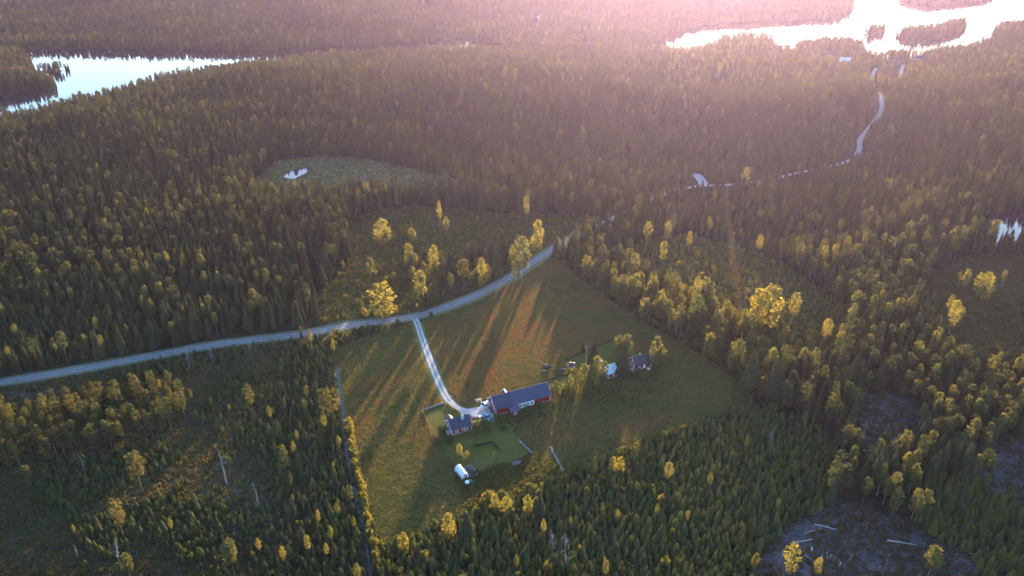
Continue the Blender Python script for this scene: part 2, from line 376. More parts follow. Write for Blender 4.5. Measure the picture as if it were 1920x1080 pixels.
M['carteal'] = plain('turquoise_car_paint', (0.06, 0.34, 0.42), 0.25, 0.5, var=0.03)
M['cardark'] = plain('dark_red_car_paint', (0.10, 0.02, 0.035), 0.25, 0.5, var=0.03)
M['polewood'] = plain('pole_wood', (0.34, 0.30, 0.27), 0.85)
M['wire'] = plain('wire', (0.06, 0.06, 0.06), 0.6)

def gravel(name, c, dark, tracks=False):
    m, n, l = mat(name); b = n['Principled BSDF']; b.inputs['Roughness'].default_value = 0.95; b.inputs['Specular IOR Level'].default_value = 0.15
    tc = n.new('ShaderNodeTexCoord'); nz = n.new('ShaderNodeTexNoise'); nz.inputs['Scale'].default_value = 0.35; nz.inputs['Detail'].default_value = 8; nz.inputs['Roughness'].default_value = 0.65
    l.new(tc.outputs['Object'], nz.inputs['Vector'])
    cr = n.new('ShaderNodeValToRGB'); cr.color_ramp.elements[0].position = 0.3; cr.color_ramp.elements[1].position = 0.7
    cr.color_ramp.elements[0].color = (*dark, 1); cr.color_ramp.elements[1].color = (*c, 1)
    l.new(nz.outputs['Fac'], cr.inputs['Fac']); l.new(cr.outputs['Color'], b.inputs['Base Color'])
    bn = n.new('ShaderNodeTexNoise'); bn.inputs['Scale'].default_value = 4; bp = n.new('ShaderNodeBump'); bp.inputs['Strength'].default_value = 0.5; bp.inputs['Distance'].default_value = 0.08
    l.new(tc.outputs['Object'], bn.inputs['Vector']); l.new(bn.outputs['Fac'], bp.inputs['Height']); l.new(bp.outputs['Normal'], b.inputs['Normal'])
    return m
M['gravel'] = gravel('road_gravel', (0.20, 0.19, 0.195), (0.14, 0.135, 0.14))
M['track'] = gravel('wheel_track_gravel', (0.27, 0.26, 0.26), (0.20, 0.19, 0.19))
M['drive'] = gravel('driveway_gravel', (0.42, 0.40, 0.40), (0.30, 0.285, 0.285))
M['verge'] = gravel('grassy_strip', (0.17, 0.17, 0.10), (0.10, 0.11, 0.05))

def groundmat():
    m, n, l = mat('forest_ground'); b = n['Principled BSDF']; b.inputs['Roughness'].default_value = 1.0; b.inputs['Specular IOR Level'].default_value = 0.05
    a = n.new('ShaderNodeAttribute'); a.attribute_name = 'soil'
    tc = n.new('ShaderNodeTexCoord'); nz = n.new('ShaderNodeTexNoise'); nz.inputs['Scale'].default_value = 0.22; nz.inputs['Detail'].default_value = 9; nz.inputs['Roughness'].default_value = 0.7
    l.new(tc.outputs['Object'], nz.inputs['Vector'])
    cr = n.new('ShaderNodeValToRGB'); cr.color_ramp.elements[0].position = 0.32; cr.color_ramp.elements[1].position = 0.7
    cr.color_ramp.elements[0].color = (0.45, 0.5, 0.45, 1); cr.color_ramp.elements[1].color = (1.45, 1.4, 1.45, 1)
    l.new(nz.outputs['Fac'], cr.inputs['Fac'])
    mx = n.new('ShaderNodeMixRGB'); mx.blend_type = 'MULTIPLY'; mx.inputs[0].default_value = 1
    l.new(a.outputs['Color'], mx.inputs[1]); l.new(cr.outputs['Color'], mx.inputs[2]); l.new(mx.outputs[0], b.inputs['Base Color'])
    bn = n.new('ShaderNodeTexNoise'); bn.inputs['Scale'].default_value = 1.3; bn.inputs['Detail'].default_value = 6
    bp = n.new('ShaderNodeBump'); bp.inputs['Strength'].default_value = 0.9; bp.inputs['Distance'].default_value = 0.5
    l.new(tc.outputs['Object'], bn.inputs['Vector']); l.new(bn.outputs['Fac'], bp.inputs['Height']); l.new(bp.outputs['Normal'], b.inputs['Normal'])
    return m
M['ground'] = groundmat()

def turfmat(name, cols, s, bump):
    m, n, l = mat(name); b = n['Principled BSDF']; b.inputs['Roughness'].default_value = 1.0; b.inputs['Specular IOR Level'].default_value = 0.05
    tc = n.new('ShaderNodeTexCoord'); nz = n.new('ShaderNodeTexNoise'); nz.inputs['Scale'].default_value = s; nz.inputs['Detail'].default_value = 8; nz.inputs['Roughness'].default_value = 0.62
    l.new(tc.outputs['Object'], nz.inputs['Vector'])
    cr = n.new('ShaderNodeValToRGB'); e = cr.color_ramp.elements; e[0].position = 0.3; e[1].position = 0.72
    e[0].color = (*cols[0], 1); e[1].color = (*cols[2], 1); q = e.new(0.5); q.color = (*cols[1], 1)
    l.new(nz.outputs['Fac'], cr.inputs['Fac']); l.new(cr.outputs['Color'], b.inputs['Base Color'])
    bn = n.new('ShaderNodeTexNoise'); bn.inputs['Scale'].default_value = 2.2; bn.inputs['Detail'].default_value = 5
    bp = n.new('ShaderNodeBump'); bp.inputs['Strength'].default_value = bump; bp.inputs['Distance'].default_value = 0.25
    l.new(tc.outputs['Object'], bn.inputs['Vector']); l.new(bn.outputs['Fac'], bp.inputs['Height']); l.new(bp.outputs['Normal'], b.inputs['Normal'])
    return m
M['meadow'] = turfmat('meadow_turf', [(0.085, 0.094, 0.030), (0.115, 0.114, 0.036), (0.145, 0.105, 0.042)], 0.045, 0.8)
M['lawn'] = turfmat('mown_lawn', [(0.066, 0.066, 0.016), (0.082, 0.082, 0.020), (0.100, 0.098, 0.026)], 0.12, 0.3)
M['weeds'] = turfmat('weedy_ground', [(0.045, 0.060, 0.026), (0.070, 0.080, 0.036), (0.12, 0.12, 0.065)], 0.25, 1.0)

def watermat():
    m, n, l = mat('lake_water'); b = n['Principled BSDF']; b.inputs['Base Color'].default_value = (0.012, 0.016, 0.022, 1)
    b.inputs['Roughness'].default_value = 0.03; b.inputs['IOR'].default_value = 1.333; b.inputs['Specular IOR Level'].default_value = 0.6
    tc = n.new('ShaderNodeTexCoord'); nz = n.new('ShaderNodeTexNoise'); nz.inputs['Scale'].default_value = 0.35; nz.inputs['Detail'].default_value = 4
    bp = n.new('ShaderNodeBump'); bp.inputs['Strength'].default_value = 0.06; bp.inputs['Distance'].default_value = 0.1
    l.new(tc.outputs['Object'], nz.inputs['Vector']); l.new(nz.outputs['Fac'], bp.inputs['Height']); l.new(bp.outputs['Normal'], b.inputs['Normal'])
    return m
M['water'] = watermat()

# ------------------------------------------------------------------ ground sheet
SOIL = {'forest': (0.040, 0.040, 0.022), 'island': (0.05, 0.05, 0.03), 'field': (0.075, 0.080, 0.028), 'water': (0.03, 0.028, 0.024),
        'cut': (0.085, 0.070, 0.072), 'cut3': (0.08, 0.068, 0.068), 'youngr': (0.055, 0.055, 0.028), 'corridor': (0.105, 0.085, 0.055), 'clearf': (0.065, 0.075, 0.030),
        'birchrow': (0.05, 0.055, 0.025), 'grove': (0.06, 0.06, 0.03), 'clearb': (0.13, 0.13, 0.055), 'youngd': (0.042, 0.046, 0.022), 'bogr': (0.085, 0.075, 0.035),
        'openc': (0.062, 0.054, 0.034), 'pine': (0.05, 0.048, 0.028), 'youngl': (0.042, 0.046, 0.024), 'bogm': (0.15, 0.135, 0.06)}
nx, ny = len(GX), len(GY)
vv = np.stack([MX.ravel(), MY.ravel(), GZ.ravel()], 1)
ii = np.arange(nx * ny).reshape(ny, nx)
ff = np.stack([ii[:-1, :-1].ravel(), ii[:-1, 1:].ravel(), ii[1:, 1:].ravel(), ii[1:, :-1].ravel()], 1)
gm = bpy.data.meshes.new('ground')
gm.vertices.add(len(vv)); gm.vertices.foreach_set('co', vv.ravel())
gm.loops.add(ff.size); gm.loops.foreach_set('vertex_index', ff.ravel())
gm.polygons.add(len(ff)); gm.polygons.foreach_set('loop_start', np.arange(0, ff.size, 4)); gm.polygons.foreach_set('loop_total', np.full(len(ff), 4))
gm.update(); gm.validate()
gm.polygons.foreach_set('use_smooth', np.ones(len(ff), bool))
zz = zone_of(vv[:, 0], vv[:, 1])
cc = np.array([SOIL[z] for z in zz]); mud = fbm(vv[:, 0], vv[:, 1], 26, 21)
cc *= (0.75 + 0.5 * fbm(vv[:, 0], vv[:, 1], 40, 8))[:, None]
opn = (zz == 'openc') & (mud > 0.66); cc[opn] = (0.085, 0.074, 0.070)
ca = gm.color_attributes.new('soil', 'FLOAT_COLOR', 'POINT')
ca.data.foreach_set('color', np.concatenate([cc, np.ones((len(cc), 1))], 1).ravel())
gm.materials.append(M['ground'])
tag(link('ground', gm), kind='structure')

def sheet(name, poly, z, m, wob=0.0):
    """flat polygon sheet (farm area is level)"""
    p = np.asarray(poly, float)
    bm = bmesh.new(); vs = [bm.verts.new((a, b, z)) for a, b in p]
    f = bm.faces.new(vs); f.normal_update()
    if f.normal.z < 0: f.normal_flip()
    bmesh.ops.triangulate(bm, faces=[f])
    me = bpy.data.meshes.new(name); bm.to_mesh(me); bm.free(); me.materials.append(m)
    return tag(link(name, me), kind='structure')

def ragged(poly, amp, step=3.0, seed=0):
    p = smooth_line(np.vstack([poly, poly[:1]]), step)[:-1]
    nrm = np.roll(p, -1, 0) - np.roll(p, 1, 0); nrm = np.stack([nrm[:, 1], -nrm[:, 0]], 1) / (np.hypot(nrm[:, 0], nrm[:, 1])[:, None] + 1e-6)
    return p + nrm * ((fbm(p[:, 0], p[:, 1], 9, seed) - 0.5) * 2 * amp)[:, None]

FIELD_R = ragged(FIELD_G, 1.6, 3.0, 1)
def drop_on(p, z): return z
sheet('meadow', FIELD_R, 0.03, M['meadow'])
LAWNS = [ats(LAWN_A), ats(LAWN_B), ats(LAWN_C)]
for g, zz_ in zip(LAWNS, (0.05, 0.055, 0.06)): sheet('lawn', ragged(g, 0.5, 2.0, 4), zz_, M['lawn'])
WEEDS_G = ats(WEEDS); sheet('weed_patch', ragged(WEEDS_G, 1.0, 2.0, 6), 0.042, M['weeds'])
for k, g in WATERS.items(): sheet('lake_water', g, WATER_Z, M['water'])
for k, (g, w) in PONDS.items(): sheet('pond_water', ragged(g, 1.5, 3.0, 5), w, M['water'])

def strip(name, line, halves, z, m, off=0.0):
    """ribbon along a line, draped on the ground; halves = half width (number or per point)"""
    p = np.asarray(line, float); t = np.gradient(p, axis=0); t /= np.hypot(t[:, 0], t[:, 1])[:, None]; nr = np.stack([-t[:, 1], t[:, 0]], 1)
    h = np.broadcast_to(np.asarray(halves, float), len(p)); h = h * (0.92 + 0.16 * vnoise(p[:, 0], p[:, 1], 7, 12))
    v = []; f = []
    for k, s in enumerate((1, 0.33, -0.33, -1)):
        q = p + nr * (off + s * h)[:, None]; zz = terr(q[:, 0], q[:, 1]) + z
        v.append(np.column_stack([q, zz]))
    v = np.stack(v, 1).reshape(-1, 3)
    for i in range(len(p) - 1):
        for k in range(3): f.append((i * 4 + k, i * 4 + k + 1, i * 4 + 5 + k, i * 4 + 4 + k)[::-1])
    return tag(link(name, newmesh(name, v, f, [m])), kind='structure')
FAR = np.hypot(ROAD_S[:, 0], ROAD_S[:, 1])
zr = np.where(FAR > 380, 0.35, 0.075)
NEARK = FAR < 470
strip('road_verge', ROAD_S[NEARK], 4.3, 0.066, M['verge'])
strip('gravel_road', ROAD_S[NEARK], 2.7, zr[NEARK], M['gravel'])
FARK = np.append(np.nonzero(NEARK)[0][-1:], np.nonzero(~NEARK & (np.arange(len(FAR)) > 30))[0])
strip('gravel_road', ROAD_S[FARK], 2.2, zr[FARK], M['drive'])
for s in (-1.15, 1.15): strip('wheel_track', ROAD_S[NEARK], 0.55, zr[NEARK] + 0.012, M['track'], s)
strip('driveway_verge', DRIVE_S, 1.9, 0.07, M['verge'])
for s in (-0.85, 0.85): strip('driveway_track', DRIVE_S, 0.62, 0.085, M['drive'], s)
sheet('farmyard_gravel', ragged(ats([(838, 750), (850, 757), (868, 765), (890, 767), (914, 763), (920, 772), (928, 781), (925, 790), (905, 793), (888, 790), (884, 780), (866, 775), (850, 766)]), 0.35, 1.5, 9), 0.1, M['drive'])
strip('turning_place', smooth_line(ats([(1303, 326), (1312, 335), (1318, 344), (1316, 350)]), 3), np.array([4.0]), 0.4, M['drive'])
for L in ([(1008, 30), (1012, 38), (1008, 48), (1002, 56)], [(1694, 122), (1690, 134), (1686, 150), (1682, 160)], [(1800, 172), (1850, 175), (1900, 184), (1960, 196)]):
    strip('forest_track', smooth_line(ats(L), 5), 2.2, 0.5, M['track'])
DITCH_S = smooth_line(ats([(632, 690), (640, 750), (646, 800), (652, 850), (662, 900), (674, 955), (684, 1000), (691, 1040), (696, 1090)]), 2.5)
strip('drainage_ditch', DITCH_S + np.column_stack([1.6 * (fbm(DITCH_S[:, 0], DITCH_S[:, 1], 12, 44) - 0.5), 0 * DITCH_S[:, 0]]), 0.35 + 0.4 * vnoise(DITCH_S[:, 0], DITCH_S[:, 1], 9, 45), 0.06, M['water'])
CLEARLINES = [(ROAD_S[FAR < 480], 5.6), (ROAD_S[(FAR >= 480) & (FAR < 640)], 1.6), (ROAD_S[FAR >= 640], 4.6), (DRIVE_S, 3.0)] + [(ats(L), 6.0) for L in ([(1008, 30), (1002, 56)], [(1694, 122), (1686, 150), (1682, 160)], [(1800, 172), (1900, 184), (1960, 196)])]

# ------------------------------------------------------------------ plant meshes
def quads(c, rad, n, size, up=0.3, g=rng):
    """n leaf clusters (small bent quads) spread through an ellipsoid"""
    d = g.normal(size=(n, 3)); d /= np.linalg.norm(d, axis=1)[:, None]
    pos = np.asarray(c) + d * (g.random(n) ** 0.45)[:, None] * np.asarray(rad)
    nm = d * 0.7 + g.normal(size=(n, 3)) * 0.6; nm[:, 2] += up; nm /= np.linalg.norm(nm, axis=1)[:, None]
    a = np.cross(nm, g.normal(size=(n, 3))); a /= np.linalg.norm(a, axis=1)[:, None]; b = np.cross(nm, a)
    s = (size * (0.6 + 0.8 * g.random(n)))[:, None]
    q = np.stack([pos - a * s * 0.7, pos - b * s * 0.5 , pos + a * s * 0.7, pos + b * s * 0.5], 1)
    q += g.normal(size=q.shape) * size * 0.12
    return q.reshape(-1, 3), np.arange(4 * n).reshape(n, 4)

class Foliage:
    def __init__(s): s.v = []; s.f = []; s.n = 0
    def add(s, v, f):
        s.v.append(v); s.f.append(f + s.n); s.n += len(v)
    def mesh(s, name, m):
        f = [];
        for a in s.f: f += a.tolist()
        return newmesh(name, np.concatenate(s.v), f, [m])

def blade(base, out, length, droop, width, g):
    """drooping conifer bough: a kite with a keel, tip hanging"""
    side = np.array([-out[1], out[0], 0.0])
    mid = base + out * length * 0.55 + np.array([0, 0, -droop * 0.25 * length])
    tip = base + out * length + np.array([0, 0, -droop * length])
    l = mid + side * width + np.array([0, 0, -0.22 * width]); r = mid - side * width + np.array([0, 0, -0.22 * width])
    return [base, l, tip, r, mid + np.array([0, 0, 0.12 * width]), mid + np.array([0, 0, -0.55 * width - 0.12])]
BF = np.array([(0, 1, 4), (0, 4, 3), (1, 2, 4), (4, 2, 3), (0, 5, 2)])

def spruce_crown(h, rad, whorls, nb, low, seed, m, rag=0.25):
    g = np.random.default_rng(seed); v = []; f = []
    for k in range(whorls):
        t = low + (0.985 - low) * (k + g.random() * 0.6) / whorls
        rr = rad * ((1 - t) / (1 - low)) ** 0.8 * (1 - 0.25 * max(0, (low + 0.12 - t) / 0.12)) + 0.10
        n = max(4, int(nb * (0.55 + 0.45 * (1 - t)))); a0 = g.random() * 6.28
        for i in range(n):
            a = a0 + 6.283 * (i + g.random() * 0.7) / n; o = np.array([math.cos(a), math.sin(a), 0.0])
            L = rr * (1 - rag + 2 * rag * g.random())
            b = blade(np.array([0, 0, h * (t + 0.012 * g.normal())]), o, L, 0.15 + 0.45 * (1 - t) + 0.15 * g.random(), 0.26 * L + 0.15, g)
            f.append(BF + len(v)); v += b
    v += [np.array([0.07, 0, h * 0.93]), np.array([-0.05, 0.06, h * 0.93]), np.array([-0.05, -0.06, h * 0.93]), np.array([0, 0, h * 1.01])]
    q = len(v); f.append(np.array([(q - 4, q - 3, q - 1), (q - 3, q - 2, q - 1), (q - 2, q - 4, q - 1)]))
    return newmesh('crown', np.array(v), np.concatenate(f).tolist(), [m])

def trunk_mesh(h, r, m, seed, limbs=(), lean=0.03, n=6):
    g = np.random.default_rng(seed); b = MB(); segs = 4; p = np.array([0.0, 0, -0.3]); pts = [p]
    for i in range(segs): pts.append(np.array([g.normal() * lean * h * 0.12, g.normal() * lean * h * 0.12, h * (i + 1) / segs]))
    for i in range(segs): b.tube(pts[i], pts[i + 1], r * (1 - 0.88 * i / segs), r * (1 - 0.88 * (i + 1) / segs), n, cap=(i == segs - 1))
    for a, c, rr in limbs: b.tube(a, c, rr, rr * 0.35, 4, cap=False)
    return b.mesh('trunk', m)

def clump_tree(h, low, rx, nclump, per, cs, ls, seed, leafm, barkm, r, shape='oval', flat=0.75):
    g = np.random.default_rng(seed); fo = Foliage(); limbs = []
    for k in range(nclump):
        t = low + (1 - low) * (k + 0.5 + 0.5 * g.normal() * 0.4) / nclump; t = min(max(t, low), 0.97)
        u = (t - low) / (1 - low)
        if shape == 'oval': pr = math.sin(math.pi * min(0.97, 0.12 + 0.83 * u)) ** 0.75
        elif shape == 'pine': pr = (0.55 + 0.6 * u) if u < 0.5 else 0.87 * math.sqrt(max(0.02, 1 - ((u - 0.45) / 0.6) ** 2))
        else: pr = math.sqrt(max(0.03, 1 - u ** 2.2))
        a = 2.4 * k + g.random() * 1.1; d = rx * pr * (0.35 + 0.65 * g.random() ** 0.6)
        c = np.array([math.cos(a) * d, math.sin(a) * d, h * t])
        s = cs * (0.7 + 0.6 * g.random()) * (1.0 - 0.3 * u)
        v, f = quads(c, (s, s, s * flat), per, ls, 0.35, g); fo.add(v, f)
        if k % 2 == 0: limbs.append(((0, 0, max(h * t - d * 0.7 - 0.2, h * low * 0.7)), tuple(c - np.array([0, 0, 0.1])), r * 0.28))
    return fo.mesh('crown', leafm), trunk_mesh(h * 0.95, r, barkm, seed + 5, limbs)

PROTO = {}      # kind -> list of (crown mesh, trunk mesh or None, real height)
PROTO['spruce'] = [(spruce_crown(14, [2.6, 2.2, 2.9, 2.4, 2.0, 2.7][i], [26, 27, 25, 26, 27, 24][i], 13, [0.08, 0.14, 0.05, 0.2, 0.1, 0.12][i], 100 + i, M['spruce']),
                    trunk_mesh(13.6, 0.17, M['bark'], 130 + i), 14.0) for i in range(6)]
PROTO['pine'] = [(*clump_tree(15, [0.48, 0.4, 0.55, 0.45][i], [1.7, 2.0, 1.6, 2.2][i], 26, 26, 0.95, 0.42, 200 + i, M['pine'], M['pinebark'], 0.17, 'pine', 0.62), 15.0) for i in range(4)]
PROTO['birch'] = [(*clump_tree(14, [0.30, 0.38, 0.22, 0.45, 0.28][i], [2.0, 1.7, 2.5, 1.5, 2.2][i], 34, 26, 1.05, 0.40, 300 + i, M['birch'], M['birchbark'], 0.10, 'oval', 0.95), 14.0) for i in range(5)]
PROTO['broad'] = [(*clump_tree(10, [0.10, 0.06, 0.14, 0.08][i], [2.3, 2.7, 2.1, 2.5][i], 40, 24, 1.05, 0.40, 350 + i, M['birch'], M['bark'], 0.16, ['dome', 'oval', 'oval', 'dome'][i], 0.95), 10.0) for i in range(4)]
PROTO['young'] = [(spruce_crown(4, [1.25, 1.1, 1.4, 1.05][i], [12, 13, 12, 12][i], 10, 0.03, 400 + i, M['young']), None, 4.0) for i in range(4)]
PROTO['bush'] = [(clump_tree(3, 0.12, [1.1, 1.4, 0.9][i], 14, 18, 0.62, 0.34, 500 + i, M['bush'], M['bark'], 0.05, 'dome', 0.9)[0], None, 3.0) for i in range(3)]

def tuft_mesh(name, n, rad, h, w, seed, m):
    g = np.random.default_rng(seed); v = []; f = []
    for i in range(n):
        a = g.random() * 6.28; d = rad * math.sqrt(g.random()); x, y = d * math.cos(a), d * math.sin(a); b = g.random() * 6.28
        hh = h * (0.6 + 0.7 * g.random()); lx, ly = 0.35 * hh * g.normal(), 0.35 * hh * g.normal(); k = len(v)
        v += [(x - w * math.cos(b), y - w * math.sin(b), -0.02), (x + w * math.cos(b), y + w * math.sin(b), -0.02), (x + lx + 0.5 * w * math.cos(b), y + ly + 0.5 * w * math.sin(b), hh), (x + lx - 0.5 * w * math.cos(b), y + ly - 0.5 * w * math.sin(b), hh * 0.93)]
        f.append((k, k + 1, k + 2, k + 3))
    return newmesh(name, v, f, [m])
PROTO['grass'] = [(tuft_mesh('tuft', 16, 0.75, 0.34, 0.14, 600 + i, M['grass']), None, 1.0) for i in range(4)]
PROTO['heath'] = [(tuft_mesh('sprig', 18, 0.9, 0.5, 0.2, 620 + i, M['heath']), None, 1.0) for i in range(4)]
def stick_mesh(seed):
    g = np.random.default_rng(seed); b = MB()
    for i in range(7):
        a = g.random() * 6.28; L = 0.8 + 1.4 * g.random(); c = g.normal(size=2) * 0.9
        b.tube((c[0] - math.cos(a) * L / 2, c[1] - math.sin(a) * L / 2, 0.05), (c[0] + math.cos(a) * L / 2, c[1] + math.sin(a) * L / 2, 0.1 + 0.3 * g.random()), 0.045, 0.03, 4, cap=False)
    return b.mesh('brushwood', M['deadwood'])
PROTO['sticks'] = [(stick_mesh(640 + i), None, 1.0) for i in range(3)]

# ------------------------------------------------------------------ scatter: build lists of plants
PL = {k: [] for k in PROTO}      # rows: x, y, height, width factor, tint, zone name, label-or-None
HAND_XY = []
def jgrid(x0, x1, y0, y1, cell):
    gx, gy = np.meshgrid(np.arange(x0, x1, cell), np.arange(y0, y1, cell))
    x = gx.ravel() + rng.uniform(-0.46, 0.46, gx.size) * cell; y = gy.ravel() + rng.uniform(-0.46, 0.46, gx.size) * cell
    return x, y
def clear_of_lines(x, y, extra=0.0):
    ok = np.ones(x.shape, bool)
    for L, w in CLEARLINES:
        lo = L.min(0) - 12; hi = L.max(0) + 12
        m = (x > lo[0]) & (x < hi[0]) & (y > lo[1]) & (y < hi[1])
        if m.any(): ok[m] &= edge_dist(L, x[m], y[m], False) > w + extra
    ok &= ~inside(TURN_G, x, y)
    return ok
HOUSES = []    # (x, y, radius) kept free of wild plants
def push(kind, x, y, h, wf, tint, zone):
    PL[kind] += [[a, b, c, d, e, zone, None] for a, b, c, d, e in zip(x, y, h, np.broadcast_to(wf, x.shape), np.clip(tint, 0, 1))]
def zone_pts(zone, cell, keep=1.0, patch=None):
    gs = [g for n, g in ZG if n == zone] or [FIELD_G]
    xs, ys = [], []
    for g in gs:
        x, y = jgrid(*[g[:, 0].min(), g[:, 0].max(), max(60, g[:, 1].min()), g[:, 1].max()], cell)
        m = zone_of(x, y) == zone
        xs.append(x[m]); ys.append(y[m])
    x = np.concatenate(xs); y = np.concatenate(ys)
    m = rng.random(x.size) < keep
    if patch is not None: m &= patch(x, y)
    x, y = x[m], y[m]; ok = clear_of_lines(x, y); ok &= edge_dist(DITCH_S, x, y, False) > 1.3
    for hx, hy, hr in HOUSES: ok &= np.hypot(x - hx, y - hy) > hr
    return x[ok], y[ok]

# far houses keep a glade around them
FARHOUSE = [(1676, 122), (1585, 118), (1556, 106), (1102, 88), (1722, 114)]
for a, b in FARHOUSE:
    g = at(a, b); k = g[0] / g[1]
    for dy, rr in ((4, 14), (22, 13), (38, 12), (52, 10)): HOUSES.append((g[0] - k * dy, g[1] - dy, rr))

def forest():
    for (y0, y1, cell, wf) in ((60, 700, 4.5, 1.0), (700, 1200, 5.0, 1.05), (1200, 2250, 6.4, 1.2)):
        W = 0.80 * y1 + 130
        x, y = jgrid(-W, W, y0, y1, cell)
        m = np.abs(x) < 0.80 * y + 130; x, y = x[m], y[m]
        z = zone_of(x, y); m = (z == 'forest') | (z == 'island'); x, y, z = x[m], y[m], z[m]
        d = np.full(x.shape, 1e9)
        m = clear_of_lines(x, y) & (rng.random(x.size) < 0.92)
        for hx, hy, hr in HOUSES: m &= np.hypot(x - hx, y - hy) > hr
        x, y, z = x[m], y[m], z[m]
        m = (edge_dist(FIELD_G, x, y) > 12) | (y > 330) & ((x > 0) | (y > 360)); x, y, z = x[m], y[m], z[m]
        px, py, _ = project(x, y, terr(x, y))
        big = fbm(x, y, 130, 31); mixn = fbm(x, y, 75, 37); hn = fbm(x, y, 95, 41)
        right = sstep(1350, 1700, px) * sstep(380, 480, py)          # mixed wood east of the meadow
        pb = 0.035 + 0.16 * sstep(0.58, 0.78, mixn) + 0.27 * right
        shore = np.zeros(x.shape)
        pb += 0.25 * ((px > 1250) & (py < 170) & (py > 95))
        pp = 0.14 + 0.36 * sstep(0.45, 0.7, big)
        u = rng.random(x.size); kind = np.where(u < pb, 2, np.where(u < pb + (1 - pb) * pp, 1, 0))
        h = 9.5 + 8.5 * hn + rng.normal(0, 1.5, x.size); h = np.clip(h, 5.5, 20)
        h = np.where(right > 0.3, h * 0.95, h)
        clear2 = inside([(1250, 300), (1700, 290), (1760, 380), (1600, 470), (1400, 470), (1200, 420)], px, py)
        h = np.where(clear2, h * 0.72, h)
        # distance to the birch row and the opening edges gives nothing here: plain stand
        tint = 0.40 + 0.5 * (fbm(x, y, 45, 51) - 0.5) + rng.normal(0, 0.13, x.size)
        for k, nm in enumerate(('spruce', 'pine', 'birch')):
            q = kind == k
            zn = np.where(z[q] == 'island', 'island', np.where(right[q] > 0.35, 'mixed', 'forest'))
            for zname in ('island', 'mixed', 'forest'):
                w = zn == zname
                wfv = wf * (0.85 + 0.35 * rng.random(w.sum()))
                ht = h[q][w] * (1.0 if k < 2 else 0.92)
                push(nm, x[q][w], y[q][w], ht, wfv, tint[q][w] * (0.8 if k == 2 and zname != 'mixed' else 1.0), zname)
forest()

def mixed(zone, cell, parts, keep=1.0, patch=None):
    x, y = zone_pts(zone, cell, keep, patch)
    u = rng.random(x.size); c = 0
    for kind, share, h0, sd, wf, t0, ts in parts:
        m = (u >= c) & (u < c + share); c += share
        h = np.clip(h0 + rng.normal(0, sd, m.sum()) + h0 * 0.5 * (fbm(x[m], y[m], 18, 61) - 0.5), h0 * 0.4, h0 * 1.9)
        push(kind, x[m], y[m], h, wf * (0.85 + 0.3 * rng.random(m.sum())), t0 + ts * rng.normal(0, 1, m.sum()) + 0.3 * (fbm(x[m], y[m], 14, 67) - 0.5), zone)
mixed('youngd', 1.9, [('young', 0.935, 3.4, 0.8, 1.05, 0.60, 0.22), ('bush', 0.05, 3.0, 0.7, 0.9, 0.6, 0.2), ('birch', 0.005, 7, 1.0, 0.8, 0.6, 0.15), ('spruce', 0.01, 6.0, 1.2, 1.0, 0.3, 0.1)])
mixed('youngr', 2.2, [('young', 0.86, 4.0, 0.9, 1.0, 0.72, 0.17), ('birch', 0.05, 7, 1.2, 0.9, 0.5, 0.15), ('spruce', 0.09, 7.5, 1.5, 1.0, 0.5, 0.1)])
mixed('openc', 1.95, [('young', 0.80, 2.5, 0.8, 1.05, 0.36, 0.16), ('bush', 0.18, 1.5, 0.5, 1.1, 0.40, 0.22), ('birch', 0.004, 6, 1, 0.8, 0.7, 0.15)],
      patch=lambda x, y: fbm(x, y, 22, 71) + 0.35 * sstep(-90, -30, x) - 0.12 * sstep(-60, -140, x) + 0.1 * rng.random(x.size) > 0.40)
mixed('openc', 3.6, [('spruce', 0.16, 5.8, 1.4, 1.0, 0.3, 0.14), ('young', 0.66, 3.8, 0.8, 1.0, 0.38, 0.16), ('birch', 0.06, 7, 1.5, 0.8, 0.5, 0.2)],
      patch=lambda x, y: edge_dist(FIELD_G, x, y) < 20 + 10 * vnoise(x, y, 20, 73))
mixed('pine', 4.6, [('pine', 0.82, 11.5, 1.5, 1.05, 0.55, 0.16), ('birch', 0.08, 9, 1.5, 0.9, 0.5, 0.2), ('spruce', 0.1, 9, 2, 0.9, 0.4, 0.15)])
mixed('youngl', 3.0, [('young', 0.55, 5.5, 1.0, 0.95, 0.35, 0.15), ('spruce', 0.36, 8.0, 1.5, 0.95, 0.32, 0.14), ('birch', 0.09, 8, 1.2, 0.8, 0.3, 0.15)])
mixed('clearf', 2.5, [('young', 0.66, 2.6, 0.7, 1.05, 0.88, 0.13), ('bush', 0.34, 1.9, 0.6, 1.1, 0.78, 0.18)], keep=0.9)
mixed('clearb', 2.6, [('bush', 0.66, 1.4, 0.45, 1.25, 0.66, 0.2), ('young', 0.34, 1.7, 0.6, 1.1, 0.7, 0.17)], patch=lambda x, y: fbm(x, y, 24, 75) > 0.33)
mixed('clearb', 4.5, [('bush', 0.9, 2.3, 0.7, 1.2, 0.75, 0.18), ('birch', 0.06, 5.5, 1, 0.9, 0.7, 0.15)], patch=lambda x, y: (x < -60) & (fbm(x, y, 20, 78) > 0.45))
mixed('grove', 4.4, [('spruce', 0.34, 8.5, 1.8, 1.15, 0.35, 0.12), ('pine', 0.10, 9.5, 1.5, 1.2, 0.6, 0.12), ('broad', 0.20, 7.0, 1.5, 0.9, 0.6, 0.18), ('bush', 0.28, 2.8, 0.8, 1.1, 0.45, 0.18)])
mixed('birchrow', 4.3, [('birch', 0.25, 11.5, 2.2, 1.15, 0.50, 0.17), ('broad', 0.36, 10.0, 2.0, 0.95, 0.47, 0.17), ('spruce', 0.14, 11, 2.5, 1.0, 0.40, 0.12), ('bush', 0.22, 4.2, 1.0, 1.2, 0.35, 0.15)])
